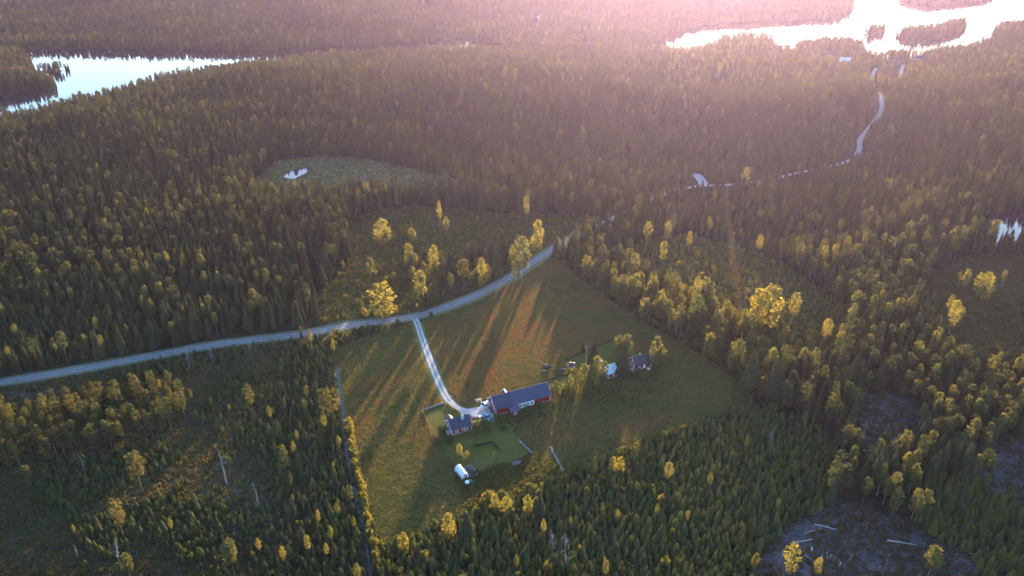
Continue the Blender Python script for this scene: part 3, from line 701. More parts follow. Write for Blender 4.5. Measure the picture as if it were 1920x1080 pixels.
mixed('bogr', 3.6, [('bush', 0.75, 1.1, 0.4, 1.3, 0.40, 0.2), ('young', 0.2, 1.8, 0.6, 1.0, 0.4, 0.15), ('birch', 0.012, 8, 2, 0.8, 0.75, 0.15)], keep=0.75)
mixed('cut', 3.2, [('bush', 0.30, 0.8, 0.3, 1.2, 0.5, 0.25), ('young', 0.10, 1.4, 0.5, 1.0, 0.4, 0.15)], keep=0.6)
mixed('cut3', 3.2, [('bush', 0.5, 0.9, 0.3, 1.2, 0.5, 0.25), ('young', 0.2, 1.6, 0.5, 1.0, 0.4, 0.15)], keep=0.7)
# shrub fringe along the meadow's edges
fx, fy = jgrid(-60, 130, 150, 430, 2.0); fd = edge_dist(FIELD_G, fx, fy); fm = ~inside(FIELD_G, fx, fy) & (fd < 3.2) & (rng.random(fx.size) < 0.55)
fx, fy = fx[fm], fy[fm]; fm = clear_of_lines(fx, fy) & (edge_dist(DITCH_S, fx, fy, False) > 1.2); fx, fy = fx[fm], fy[fm]
push('bush', fx, fy, rng.uniform(1.6, 3.6, fx.size), rng.uniform(0.85, 1.25, fx.size), 0.42 + 0.18 * rng.normal(size=fx.size), 'fringe')
bx_, by_ = jgrid(-90, 130, 150, 345, 2.3); bm_ = (zone_of(bx_, by_) == 'forest') & (edge_dist(FIELD_G, bx_, by_) < 12.5) & clear_of_lines(bx_, by_, -1.0) & (edge_dist(DITCH_S, bx_, by_, False) > 1.2) & (rng.random(bx_.size) < 0.8)
bx_, by_ = bx_[bm_], by_[bm_]; push('bush', bx_, by_, rng.uniform(1.2, 3.0, bx_.size), rng.uniform(0.9, 1.3, bx_.size), 0.38 + 0.2 * rng.normal(size=bx_.size), 'fringe')
# bushes between the ditch and the meadow, leaf tint yellowed to paint the low sun on them
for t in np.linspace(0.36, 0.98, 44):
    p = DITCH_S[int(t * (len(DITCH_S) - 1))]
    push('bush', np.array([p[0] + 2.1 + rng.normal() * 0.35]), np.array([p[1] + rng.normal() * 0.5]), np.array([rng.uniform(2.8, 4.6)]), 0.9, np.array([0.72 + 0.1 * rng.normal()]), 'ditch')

# plants that stand out one by one: kind, base pixel, height in pixels, width factor, tint, label
HAND = [
 ('pine', 268, 924, 76, 1.25, 0.75, 'broad lone pine with orange crown on the sparse sapling slope'),
 ('pine', 234, 1012, 76, 1.0, 0.85, 'slim lone pine with russet crown beside a grey snag'),
 ('pine', 62, 918, 48, 1.0, 0.65, 'small lone pine with orange top near a thin dead trunk'),
 ('pine', 540, 910, 72, 0.85, 0.6, 'tall thin lone pine left of the ditch among saplings'),
 ('pine', 443, 1092, 74, 1.2, 0.6, 'stout pine on the sapling slope below the pale snag'),
 ('pine', 250, 1100, 60, 1.2, 0.6, 'low pine top beside the grey broken snag'),
 ('pine', 474, 782, 60, 0.9, 0.7, 'lone pine between the pine strip and the meadow side saplings'),
 ('pine', 612, 800, 68, 0.95, 0.55, 'dull green pine of the pair by the meadow ditch'),
 ('pine', 628, 800, 70, 1.0, 0.85, 'yellow lit pine of the pair by the meadow ditch'),
 ('birch', 719, 457, 46, 1.9, 0.95, 'round bright yellow tree alone in the brushy clearing'),
 ('birch', 825, 432, 54, 0.5, 0.75, 'thin tall birch with a small tuft crown in the brushy clearing'),
 ('birch', 838, 444, 36, 1.1, 0.9, 'yellow tree right beside the thin tuft topped birch'),
 ('birch', 772, 456, 28, 1.2, 0.8, 'small yellow tree left of the dark bush in the brushy clearing'),
 ('birch', 776, 456, 26, 1.1, 0.9, 'smaller yellow tree touching the small yellow clearing tree'),
 ('birch', 987, 424, 56, 0.7, 0.7, 'tall slim birch standing before the far forest wall'),
 ('birch', 931, 402, 16, 1.0, 0.5, 'little pale tree in the upper brushy clearing'),
 ('birch', 1008, 470, 55, 1.3, 0.95, 'glowing yellow birch near the road bend'),
 ('birch', 719, 594, 62, 2.0, 0.9, 'big yellow green broad tree just above the gravel road'),
 ('birch', 697, 520, 36, 1.5, 0.3, 'greyish bare looking bush tree in the brushy clearing'),
 ('birch', 768, 504, 46, 1.3, 0.75, 'yellow birch at the left end of the clearing grove'),
 ('birch', 815, 512, 50, 1.3, 0.85, 'orange yellow birch in the clearing grove'),
 ('spruce', 842, 516, 42, 1.2, 0.25, 'dark squat spruce beside the orange yellow grove birch'),
 ('spruce', 858, 508, 38, 1.2, 0.3, 'dark spruce in the middle of the clearing grove'),
 ('spruce', 892, 490, 40, 1.1, 0.3, 'dark spruce at the left of the dense spruce clump'),
 ('spruce', 905, 486, 44, 1.2, 0.25, 'tallest dark spruce of the dense spruce clump'),
 ('spruce', 922, 488, 42, 1.2, 0.3, 'dark spruce in the middle of the dense spruce clump'),
 ('spruce', 938, 484, 40, 1.1, 0.35, 'dark spruce at the right of the dense spruce clump'),
 ('spruce', 955, 476, 46, 0.9, 0.75, 'reddish lit spruce at the end of the spruce clump'),
 ('spruce', 876, 505, 34, 1.2, 0.3, 'small dark spruce below the dense spruce clump'),
 ('pine', 870, 550, 62, 1.4, 0.75, 'wide russet pine above the gravel road in the grove'),
 ('birch', 903, 536, 50, 1.3, 0.85, 'golden birch next to the wide russet pine'),
 ('spruce', 932, 520, 56, 1.2, 0.5, 'broad olive spruce close above the gravel road'),
 ('birch', 960, 500, 40, 1.1, 0.75, 'yellow birch leaning over the gravel road grove end'),
 ('birch', 978, 524, 78, 1.1, 0.35, 'tall grey green tree at the meadow corner beside the road'),
 ('birch', 968, 530, 40, 1.2, 0.25, 'dark bushy tree at the meadow corner beside the road'),
 ('birch', 790, 572, 62, 1.4, 0.7, 'yellow topped birch low in the clearing grove near the road'),
 ('spruce', 815, 570, 48, 1.4, 0.3, 'dark broad spruce near the road below the grove'),
 ('spruce', 792, 584, 42, 1.1, 0.55, 'small lit spruce just above the road junction'),
 ('birch', 1437, 612, 74, 2.1, 1.0, 'largest bright yellow broad tree in the young plantation east of the birch row'),
 ('birch', 1415, 606, 62, 1.4, 0.95, 'bright yellow tree merged with the largest yellow plantation tree'),
 ('birch', 1484, 606, 56, 1.2, 0.9, 'yellow green tree right of the largest yellow plantation tree'),
 ('birch', 1546, 640, 42, 1.2, 1.0, 'small vivid yellow tree near the plantation corner'),
 ('birch', 1241, 508, 54, 0.9, 0.85, 'slim yellow birch with a white stem at the plantation top'),
 ('birch', 1306, 546, 28, 1.1, 1.0, 'small orange yellow tree in the young plantation'),
 ('birch', 1212, 462, 46, 0.9, 0.8, 'slender golden birch nearest the road in the plantation head'),
 ('birch', 1250, 458, 42, 0.9, 0.85, 'slender golden birch between two others at the plantation head'),
 ('birch', 1290, 474, 40, 0.9, 0.85, 'golden birch with pale stem close to the line corridor'),
 ('birch', 1328, 438, 30, 1.0, 0.7, 'pale yellow birch up by the line corridor'),
 ('birch', 1421, 476, 36, 1.1, 0.9, 'yellow birch at the plantation far edge'),
 ('birch', 1496, 494, 36, 1.2, 0.95, 'orange birch on the plantation far edge'),
 ('birch', 1540, 506, 46, 1.1, 0.95, 'tall orange yellow birch behind the plantation far edge'),
 ('birch', 1560, 500, 42, 1.1, 0.85, 'yellow birch next to the tall orange one behind the plantation'),
 ('birch', 1396, 348, 34, 1.3, 0.75, 'round topped tree beside the far road stretch'),
 ('birch', 1666, 262, 28, 1.3, 1.0, 'bright yellow tree beside the winding far road'),
 ('birch', 1778, 628, 66, 0.9, 0.95, 'tall yellow birch with twin white stems on the heath'),
 ('birch', 1774, 600, 48, 0.8, 0.85, 'orange birch behind the twin stemmed heath birch'),
 ('birch', 1842, 562, 52, 1.3, 0.95, 'wide yellow birch with white stem on the heath'),
 ('birch', 1830, 558, 46, 1.1, 0.9, 'orange yellow birch beside the wide heath birch'),
 ('birch', 1806, 544, 40, 0.8, 0.85, 'slim leaning yellow birch on the heath'),
 ('birch', 1792, 546, 36, 0.7, 0.4, 'thin dull birch left of the slim heath birch'),
 ('pine', 1709, 994, 66, 0.8, 0.65, 'tall bare stemmed pine with tiny crown at the felled patch'),
 ('birch', 1478, 1078, 56, 1.1, 0.9, 'yellow young birch at the left of the felled patch'),
 ('birch', 1412, 1076, 36, 1.0, 0.4, 'pale green young birch by the plantation corner'),
 ('birch', 1528, 1086, 40, 0.8, 0.8, 'thin yellow sapling birch between scattered logs'),
 ('birch', 1738, 1085, 60, 1.2, 0.6, 'feathery olive birch on the felled patch'),
 # farm trees; leafy clump tints lowered to paint them out of the sun
 ('spruce', 1113, 694, 55, 1.25, 0.2, 'dark pointed garden spruce beside the utility pole'),
 ('spruce', 1168, 708, 68, 1.35, 0.30, 'broad garden spruce between the pale roofed and brown roofed houses'),
 ('birch', 1158, 672, 42, 1.5, 0.25, 'rounded dark garden tree behind the broad spruce'),
 ('birch', 1174, 672, 44, 1.4, 0.4, 'grey green rounded garden tree behind the broad spruce'),
 ('spruce', 1092, 662, 20, 1.2, 0.3, 'small dark conifer at the lawn edge by the utility pole'),
 ('birch', 1076, 738, 46, 1.5, 0.3, 'leftmost leafy tree of the clump before the pale roofed house'),
 ('birch', 1094, 738, 52, 1.5, 0.32, 'middle leafy tree of the clump before the pale roofed house'),
 ('birch', 1110, 732, 46, 1.5, 0.22, 'dark leafy tree of the clump before the pale roofed house'),
 ('birch', 1117, 722, 52, 1.3, 0.55, 'yellow topped tree touching the pale roof'),
 ('birch', 1131, 718, 40, 1.3, 0.15, 'greyish tree against the pale roofed house'),
 ('birch', 1228, 692, 58, 1.3, 0.35, 'tall leafy tree at the brown roofed house'),
 ('birch', 1236, 692, 42, 1.6, 0.2, 'bushy green tree right of the brown roofed house'),
 ('birch', 1256, 686, 26, 1.5, 0.3, 'low grey green tree at the end of the farm garden'),
 ('bush', 1042, 739, 20, 1.1, 0.2, 'dark narrow bush at the barn end'),
 ('bush', 1063, 736, 18, 1.1, 0.25, 'dark bush left of the leafy clump'),
 ('bush', 1196, 704, 12, 1.6, 0.35, 'low bush in front of the brown roofed house'),
 ('bush', 1186, 707, 10, 1.6, 0.3, 'small low bush below the broad garden spruce'),
 ('bush', 1072, 700, 9, 1.4, 0.8, 'yellowish bush beside the small grey shed'),
 ('bush', 899, 804, 16, 2.0, 0.4, 'rounded olive bush beside the red cottage'),
 ('bush', 934, 790, 13, 1.6, 0.45, 'pale green bush at the barn gable'),
 ('bush', 826, 810, 10, 1.8, 0.2, 'bluish bush left of the red cottage'),
 ('bush', 841, 830, 11, 1.7, 0.25, 'rounded grey green bush below the red cottage'),
 ('bush', 822, 830, 9, 1.5, 0.25, 'small grey green bush at the garden corner'),
 ('birch', 862, 856, 22, 1.6, 1.0, 'small bright yellow fruit tree on the lawn'),
 ('birch', 876, 864, 18, 1.4, 0.6, 'olive fruit tree near the greenhouse'),
 ('birch', 926, 862, 15, 1.2, 0.7, 'thin young fruit tree in the middle of the lawn'),
 ('bush', 890, 836, 6, 1.5, 0.7, 'tiny yellowish lawn shrub'),
 ('bush', 1010, 762, 9, 1.6, 0.3, 'overgrown shrub along the barn wall'),
 ('bush', 990, 776, 12, 1.6, 0.25, 'dense shrub at the barn lean-to corner'),
 ('bush', 975, 790, 9, 1.6, 0.3, 'low shrub below the barn lean-to'),
 ('bush', 945, 806, 9, 1.4, 0.5, 'pale low shrub on the lawn corner'),
 ('bush', 915, 940, 16, 1.8, 0.85, 'yellow shrub below the weed patch'),
 ('birch', 928, 960, 30, 1.6, 0.95, 'yellow tree at the lower meadow tip'),
 ('birch', 950, 966, 32, 1.6, 0.9, 'second yellow tree at the lower meadow tip'),
 ('birch', 990, 968, 36, 1.4, 0.8, 'yellow topped tree among dark conifers below the weed patch'),
 ('birch', 842, 1010, 42, 1.5, 0.9, 'bright yellow tree on the meadow bottom edge'),
 ('birch', 758, 1040, 36, 1.6, 0.8, 'yellowish tree at the bottom left of the meadow'),
 ('spruce', 876, 1010, 46, 1.6, 0.3, 'dark broad conifer beside the bright yellow edge tree'),
 ('spruce', 1012, 975, 50, 1.3, 0.25, 'dark conifer with brown base below the weed patch'),
 ('birch', 1148, 893, 34, 1.3, 0.95, 'yellow tree of the pair on the plantation edge'),
 ('birch', 1162, 893, 34, 1.3, 0.95, 'orange tree of the pair on the plantation edge'),
 ('birch', 1252, 905, 36, 1.2, 0.85, 'yellow tree standing out of the young conifers'),
 ('spruce', 1404, 735, 80, 1.3, 0.45, 'tall dark spruce at the meadow right corner'),
 ('spruce', 1448, 752, 90, 1.4, 0.35, 'tallest dark spruce below the birch row end'),
 ('birch', 1440, 715, 60, 1.5, 0.9, 'golden birch behind the tallest corner spruce'),
 ('birch', 1380, 700, 60, 1.4, 0.2, 'greyish bushy tree at the meadow right corner'),
]
for kind, px, py, hp, wf, t, lab in HAND:
    if kind == 'birch' and wf >= 1.3: kind, wf = 'broad', wf * 0.62
    g = at(px, py); PL[kind].append([g[0], g[1], px_height(px, py, hp), wf, t, 'hand', lab]); HAND_XY.append((g[0], g[1], 2.2))

# grass and heath cover
gx_, gy_ = zone_pts('field', 0.95)
keep = np.ones(gx_.size, bool)
for g in LAWNS: keep &= ~inside(g, gx_, gy_)
keep &= ~inside(ats([(838, 750), (868, 765), (914, 763), (928, 781), (925, 790), (888, 790), (866, 775)]), gx_, gy_)
gx_, gy_ = gx_[keep], gy_[keep]
gt = 0.30 + 0.95 * (fbm(gx_, gy_, 32, 81) - 0.42) + 0.5 * (vnoise(gx_, gy_, 3.5, 83) - 0.5) + 0.3 * (vnoise(gx_, gy_, 9, 84) - 0.5) + 0.08 * rng.normal(size=gx_.size)
gpx, gpy, _ = project(gx_, gy_, 0 * gx_)
def bump_at(cx, cy, rx, ry, amp, rot=0.0):
    dx, dy = gpx - cx, gpy - cy; c, s = math.cos(rot), math.sin(rot)
    return amp * np.exp(-((dx * c + dy * s) / rx) ** 2 - ((-dx * s + dy * c) / ry) ** 2)
sorrel_and_sun = bump_at(1220, 790, 95, 18, 0.42, -0.25) + bump_at(985, 585, 26, 75, 0.38, 0.35) + bump_at(700, 735, 22, 60, 0.22, 0.6) + bump_at(905, 690, 70, 55, 0.16)  # red sorrel, plus the sunlit streaks put into the grass tint
gt = gt + sorrel_and_sun
push('grass', gx_, gy_, 0.75 + 0.5 * rng.random(gx_.size), 1.0, gt, 'field')
wx, wy = jgrid(WEEDS_G[:, 0].min(), WEEDS_G[:, 0].max(), WEEDS_G[:, 1].min(), WEEDS_G[:, 1].max(), 1.1); wm = inside(WEEDS_G, wx, wy); wx, wy = wx[wm], wy[wm]
for zn, cell in (('clearb', 1.35), ('clearf', 1.7)):
    x, y = zone_pts(zn, cell); push('grass', x, y, 1.0 + 0.7 * rng.random(x.size), 1.0, 0.26 + 0.4 * (fbm(x, y, 18, 87) - 0.4) + 0.08 * rng.normal(size=x.size), zn)
push('grass', wx, wy, 1.0 + 1.1 * rng.random(wx.size), 1.0, 0.05 + 0.22 * rng.random(wx.size), 'weeds')
for zn, cell, t0 in ( ('openc', 1.5, 0.42), ('bogr', 1.6, 0.55), ('cut', 1.7, 0.72), ('cut3', 1.9, 0.6), ('bogm', 2.6, 0.35), ('corridor', 1.4, 0.55), ('pine', 2.0, 0.4)):
    x, y = zone_pts(zn, cell, 0.9, (lambda x, y: fbm(x, y, 10, 91) > 0.36) if zn in ('cut', 'cut3') else None)
    push('heath', x, y, 0.8 + 0.6 * rng.random(x.size), 1.0, t0 + 0.5 * (fbm(x, y, 18, 87) - 0.5) + 0.12 * rng.normal(size=x.size), zn)
sx, sy = zone_pts('cut', 2.8, 0.6); push('sticks', sx, sy, 0.7 + 0.6 * rng.random(sx.size), 1.0, 0.5 + 0 * sx, 'cut')
sx, sy = zone_pts('openc', 4.5, 0.45); push('sticks', sx, sy, 0.6 + 0.5 * rng.random(sx.size), 1.0, 0.5 + 0 * sx, 'openc')
sx, sy = zone_pts('cut3', 3.0, 0.7); push('sticks', sx, sy, 0.7 + 0.5 * rng.random(sx.size), 1.0, 0.5 + 0 * sx, 'cut3')

# ------------------------------------------------------------------ plants: singles for those that show largest, one mass for the rest
def stuff_nodes(name, coll):
    ng = bpy.data.node_groups.new(name, 'GeometryNodeTree')
    ng.interface.new_socket('Geometry', in_out='INPUT', socket_type='NodeSocketGeometry')
    ng.interface.new_socket('Geometry', in_out='OUTPUT', socket_type='NodeSocketGeometry')
    n, l = ng.nodes, ng.links
    gi = n.new('NodeGroupInput'); go = n.new('NodeGroupOutput'); ip = n.new('GeometryNodeInstanceOnPoints')
    ci = n.new('GeometryNodeCollectionInfo'); ci.inputs['Collection'].default_value = coll
    ci.inputs['Separate Children'].default_value = True; ci.inputs['Reset Children'].default_value = True
    def attr(nm, ty):
        a = n.new('GeometryNodeInputNamedAttribute'); a.data_type = ty; a.inputs['Name'].default_value = nm; return a.outputs['Attribute']
    ip.inputs['Pick Instance'].default_value = True
    l.new(gi.outputs[0], ip.inputs['Points']); l.new(ci.outputs[0], ip.inputs['Instance'])
    l.new(attr('variant', 'INT'), ip.inputs['Instance Index']); l.new(attr('turn', 'FLOAT_VECTOR'), ip.inputs['Rotation']); l.new(attr('size', 'FLOAT_VECTOR'), ip.inputs['Scale'])
    l.new(ip.outputs[0], go.inputs[0])
    return ng

def joined(c, t):
    if t is None: return c
    nv = len(c.vertices); v = [tuple(p.co) for p in c.vertices] + [tuple(p.co) for p in t.vertices]
    f = [tuple(p.vertices) for p in c.polygons] + [tuple(i + nv for i in p.vertices) for p in t.polygons]
    return newmesh('tree', v, f, [c.materials[0], t.materials[0]], [0] * len(c.polygons) + [1] * len(t.polygons))

PHRASE = {'forest_l': 'in the dense forest above the gravel road', 'forest_r': 'in the wood beyond the birch row and plantation', 'forest_b': 'at the foot of the meadow beside the plantation',
          'mixed': 'in the mixed wood around the felled patches', 'youngd': 'in the plantation below the meadow', 'youngr': 'in the young stand beside the felled ground',
          'openc': 'on the sapling slope below the gravel road', 'pine': 'in the pine strip under the gravel road', 'youngl': 'in the roadside thicket of the dense forest',
          'clearf': 'in the young plantation beyond the birch row', 'clearb': 'in the brushy clearing above the road', 'birchrow': 'in the leafy row along the meadow', 'grove': 'in the clearing grove above the road',
          'bogr': 'on the open heath', 'cut': 'on the felled ground with logs', 'cut3': 'on the bare felled strip', 'fringe': 'in the shrub fringe around the meadow',
          'ditch': 'in the sunlit hedge along the meadow ditch', 'island': 'on the wooded lake shore'}
KIND = {'spruce': ('spruce_tree', 'spruce', 'tree'), 'pine': ('pine_tree', 'bare stemmed pine', 'tree'), 'birch': ('birch_tree', 'leafy birch', 'tree'),
        'broad': ('broadleaf_tree', 'bushy broadleaf tree', 'tree'), 'young': ('young_conifer', 'young conifer', 'young tree'), 'bush': ('bush', 'leafy bush', 'bush')}
MASS = {'spruce': ('spruce_forest', 'mass of spruces covering the wooded land up to the lakes', 'forest'),
        'pine': ('pine_forest', 'mass of pines mixed through the wooded land up to the lakes', 'forest'),
        'birch': ('birch_wood', 'scattered mass of leafy birches among the dark conifers', 'forest'),
        'broad': ('broadleaf_wood', 'bushy broadleaf trees scattered at the wood edges', 'trees'),
        'young': ('young_conifer_growth', 'dense low growth of young conifers on the replanted ground', 'young trees'),
        'bush': ('bush_growth', 'low leafy bushes spread over the clearings', 'bushes'),
        'grass': ('meadow_grass', 'tall mottled green and rust grass of the meadow and clearings', 'grass'),
        'heath': ('heath_cover', 'brown green heath and grass cover of the open ground', 'ground cover'),
        'sticks': ('brushwood_litter', 'pale brushwood and branches littering the felled ground', 'brushwood')}
LANDMARK = [('pale gnarled dead tree', 425, 908), ('broken grey dead tree', 228, 1068), ('curved pale dead tree', 1059, 1068), ('straight grey dead tree', 1035, 1040), ('broad lone pine', 268, 924),
            ('spindly dead tree', 160, 886), ('ditch side pine pair', 620, 800), ('thin pale dead trunk', 486, 948), ('largest yellow tree', 1437, 612), ('yellow and orange tree pair', 1155, 893),
            ('grey roadside snag', 356, 692), ('grey dead spire', 1442, 836), ('twin stemmed heath birch', 1778, 628), ('wide yellow heath birch', 1842, 562), ('long white fallen trunk', 1690, 1018),
            ('pale thick fallen trunk', 1550, 990), ('tall bare stemmed pine', 1709, 994), ('bare felled patch', 1660, 790), ('bright yellow edge tree', 842, 1010), ('forest pond', 1850, 440),
            ('tallest corner spruce', 1448, 752), ('yellow topped weedside tree', 990, 968), ('lone yellow tree', 1252, 905), ('small vivid yellow tree', 1546, 640), ('lone thin pine', 540, 910)]
LM_N = [l[0] for l in LANDMARK]; LM_XY = ats([(l[1], l[2]) for l in LANDMARK])
for kind, rows in PL.items():
    X = np.array([[r[0], r[1], r[2], r[3], r[4]] for r in rows]); Z = terr(X[:, 0], X[:, 1])
    zn = [r[5] for r in rows]; lab = [r[6] for r in rows]
    var = rng.integers(0, len(PROTO[kind]), len(X)); turn = rng.random(len(X)) * 6.283
    px, py, dep = project(X[:, 0], X[:, 1], Z)
    single = np.zeros(len(X), bool)
    if kind in KIND:
        H0 = PROTO[kind][0][2]
        tx, ty, _ = project(X[:, 0], X[:, 1], Z + X[:, 2])
        show = np.hypot(tx - px, ty - py) * ((px > 4) & (px < 1916) & (ty > 4) & (py < 1085))
        hand = np.array([l is not None for l in lab]); show = show + 1000.0 * hand
        single[np.argsort(-show)[:300]] = True
        nm, word, cat = KIND[kind]
        mh = np.median(X[single, 2])
        LM_D = np.full((len(X), len(LM_XY)), 1e9); LM_D[single] = np.hypot(X[single, 0][:, None] - LM_XY[None, :, 0], X[single, 1][:, None] - LM_XY[None, :, 1])
        ER = np.full(len(X), 1e9); ER[single] = edge_dist(ROAD_S, X[single, 0], X[single, 1], False)
        EF = np.full(len(X), 1e9); EF[single] = edge_dist(FIELD_G, X[single, 0], X[single, 1])
        for i in np.nonzero(single)[0]:
            c, t, h0 = PROTO[kind][var[i]]
            s = X[i, 2] / h0; sc = (s * X[i, 3], s * X[i, 3], s)
            z = zn[i]
            if lab[i]:
                L, G = lab[i], None
            else:
                if z == 'forest': z = 'forest_l' if px[i] < 760 and py[i] < 720 else ('forest_b' if px[i] < 1000 and py[i] > 800 else 'forest_r')
                ph = PHRASE[z]; gx0, gy0 = X[i, 0], X[i, 1]
                dl = LM_D[i].min() if z not in ('ditch',) else 99
                if dl < 7: ph = 'next to the ' + LM_N[int(LM_D[i].argmin())]
                elif dl < 15: ph = 'not far from the ' + LM_N[int(LM_D[i].argmin())]
                elif ER[i] < 9: ph = 'right beside the gravel road'
                elif EF[i] < 5 and z not in ('ditch', 'fringe'): ph = 'at the meadow edge ' + ('by the plantation' if z == 'youngd' else 'by the ditch' if z == 'openc' else 'by the wood')
                tone = 'dark green' if X[i, 4] < 0.36 else ('olive green' if X[i, 4] < 0.62 else 'yellowish')
                tall = 'tall' if X[i, 2] > 1.15 * mh else ('short' if X[i, 2] < 0.85 * mh else 'mid-sized')
                tall += ' broad' if X[i, 3] > 1.14 else (' slender' if X[i, 3] < 0.94 else '')
                L = f'{tall} {tone} {word} {ph}'; G = f'{word}{"es" if word[-1] == "h" else "s"} {ph}'
            loc = (X[i, 0], X[i, 1], Z[i] - 0.03)
            if t is None:
                o = bpy.data.objects.new(nm, c); col.objects.link(o); o['tint'] = float(X[i, 4])
                o.location = loc; o.rotation_euler = (0, 0, turn[i])
            else:
                o = empty(nm, loc, turn[i])
                a = bpy.data.objects.new('crown', c); col.objects.link(a); a.parent = o; a['tint'] = float(X[i, 4])
                b = bpy.data.objects.new('trunk', t); col.objects.link(b); b.parent = o
            o.scale = sc
            tag(o, L, cat, G)
    rest = ~single
    if rest.any():
        nm, L, cat = MASS[kind]
        src = bpy.data.collections.new(kind + '_shapes')
        hh = []
        for k, (c, t, h0) in enumerate(PROTO[kind]):
            src.objects.link(bpy.data.objects.new(f'{kind}_{k:02d}', joined(c, t))); hh.append(h0)
        Y = X[rest]; me = bpy.data.meshes.new(nm); me.vertices.add(len(Y))
        me.vertices.foreach_set('co', np.column_stack([Y[:, :2], Z[rest] - (0.0 if kind in ('grass', 'heath', 'sticks') else 0.03)]).ravel())
        s = Y[:, 2] / np.array(hh)[var[rest]]; 
        me.attributes.new('variant', 'INT', 'POINT').data.foreach_set('value', var[rest].astype(np.int32))
        me.attributes.new('tint', 'FLOAT', 'POINT').data.foreach_set('value', Y[:, 4].astype(np.float32))
        me.attributes.new('turn', 'FLOAT_VECTOR', 'POINT').data.foreach_set('vector', np.column_stack([0 * s, 0 * s, turn[rest]]).astype(np.float32).ravel())
        me.attributes.new('size', 'FLOAT_VECTOR', 'POINT').data.foreach_set('vector', np.column_stack([s * Y[:, 3], s * Y[:, 3], s]).astype(np.float32).ravel())
        me.update(); o = link(nm, me); tag(o, L, cat, kind='stuff')
        md = o.modifiers.new('scatter', 'NODES'); md.node_group = stuff_nodes(nm, src)
    print(kind, len(X), int(single.sum()))

# ------------------------------------------------------------------ buildings
def side_box(b, L, D, side, u0, u1, d0, d1, z0, z1):
    if side == 'f': b.box((u0, -d1, z0), (u1, -d0, z1))
    elif side == 'b': b.box((u0, D + d0, z0), (u1, D + d1, z1))
    elif side == 'l': b.box((-d1, u0, z0), (-d0, u1, z1))
    else: b.box((L + d0, u0, z0), (L + d1, u1, z1))

def window(root, L, D, side, u, z, w, h, cols=2, rows=2, frame='whitep'):
    b = MB(); t = 0.11
    side_box(b, L, D, side, u - w / 2 - t, u + w / 2 + t, 0.0, 0.07, z - t, z); side_box(b, L, D, side, u - w / 2 - t, u + w / 2 + t, 0.0, 0.07, z + h, z + h + t)
    side_box(b, L, D, side, u - w / 2 - t, u - w / 2, 0.0, 0.065, z, z + h); side_box(b, L, D, side, u + w / 2, u + w / 2 + t, 0.0, 0.065, z, z + h)
    for i in range(1, cols): side_box(b, L, D, side, u - w / 2 + w * i / cols - 0.035, u - w / 2 + w * i / cols + 0.035, 0.0, 0.05, z, z + h)
    for i in range(1, rows): side_box(b, L, D, side, u - w / 2, u + w / 2, 0.0, 0.045, z + h * i / rows - 0.03, z + h * i / rows + 0.03)
    o = b.obj('window', M[frame], root)
    for i in range(cols):
        for j in range(rows):
            p = MB(); e = 0.03
            side_box(p, L, D, side, u - w / 2 + w * i / cols + e, u - w / 2 + w * (i + 1) / cols - e, 0.0, 0.02, z + h * j / rows + e, z + h * (j + 1) / rows - e)
            p.obj('pane', M['glass'], o)
    s = MB(); side_box(s, L, D, side, u - w / 2 - 0.16, u + w / 2 + 0.16, 0.0, 0.13, z - t - 0.05, z - t); s.obj('sill', M[frame], o)
    return o

def door(root, L, D, side, u, z, w, h, m='whitep'):
    b = MB(); side_box(b, L, D, side, u - w / 2, u + w / 2, 0.0, 0.05, z, z + h); o = b.obj('door', M[m], root)
    c = MB(); side_box(c, L, D, side, u + w * 0.32, u + w * 0.40, 0.05, 0.10, z + 1.0, z + 1.12); c.obj('handle', M['rim'], o)
    f = MB()
    side_box(f, L, D, side, u - w / 2 - 0.1, u - w / 2, 0.0, 0.07, z, z + h); side_box(f, L, D, side, u + w / 2, u + w / 2 + 0.1, 0.0, 0.07, z, z + h); side_box(f, L, D, side, u - w / 2 - 0.1, u + w / 2 + 0.1, 0.0, 0.075, z + h, z + h + 0.1)
    f.obj('door_frame', M['whitep'], o)
    return o

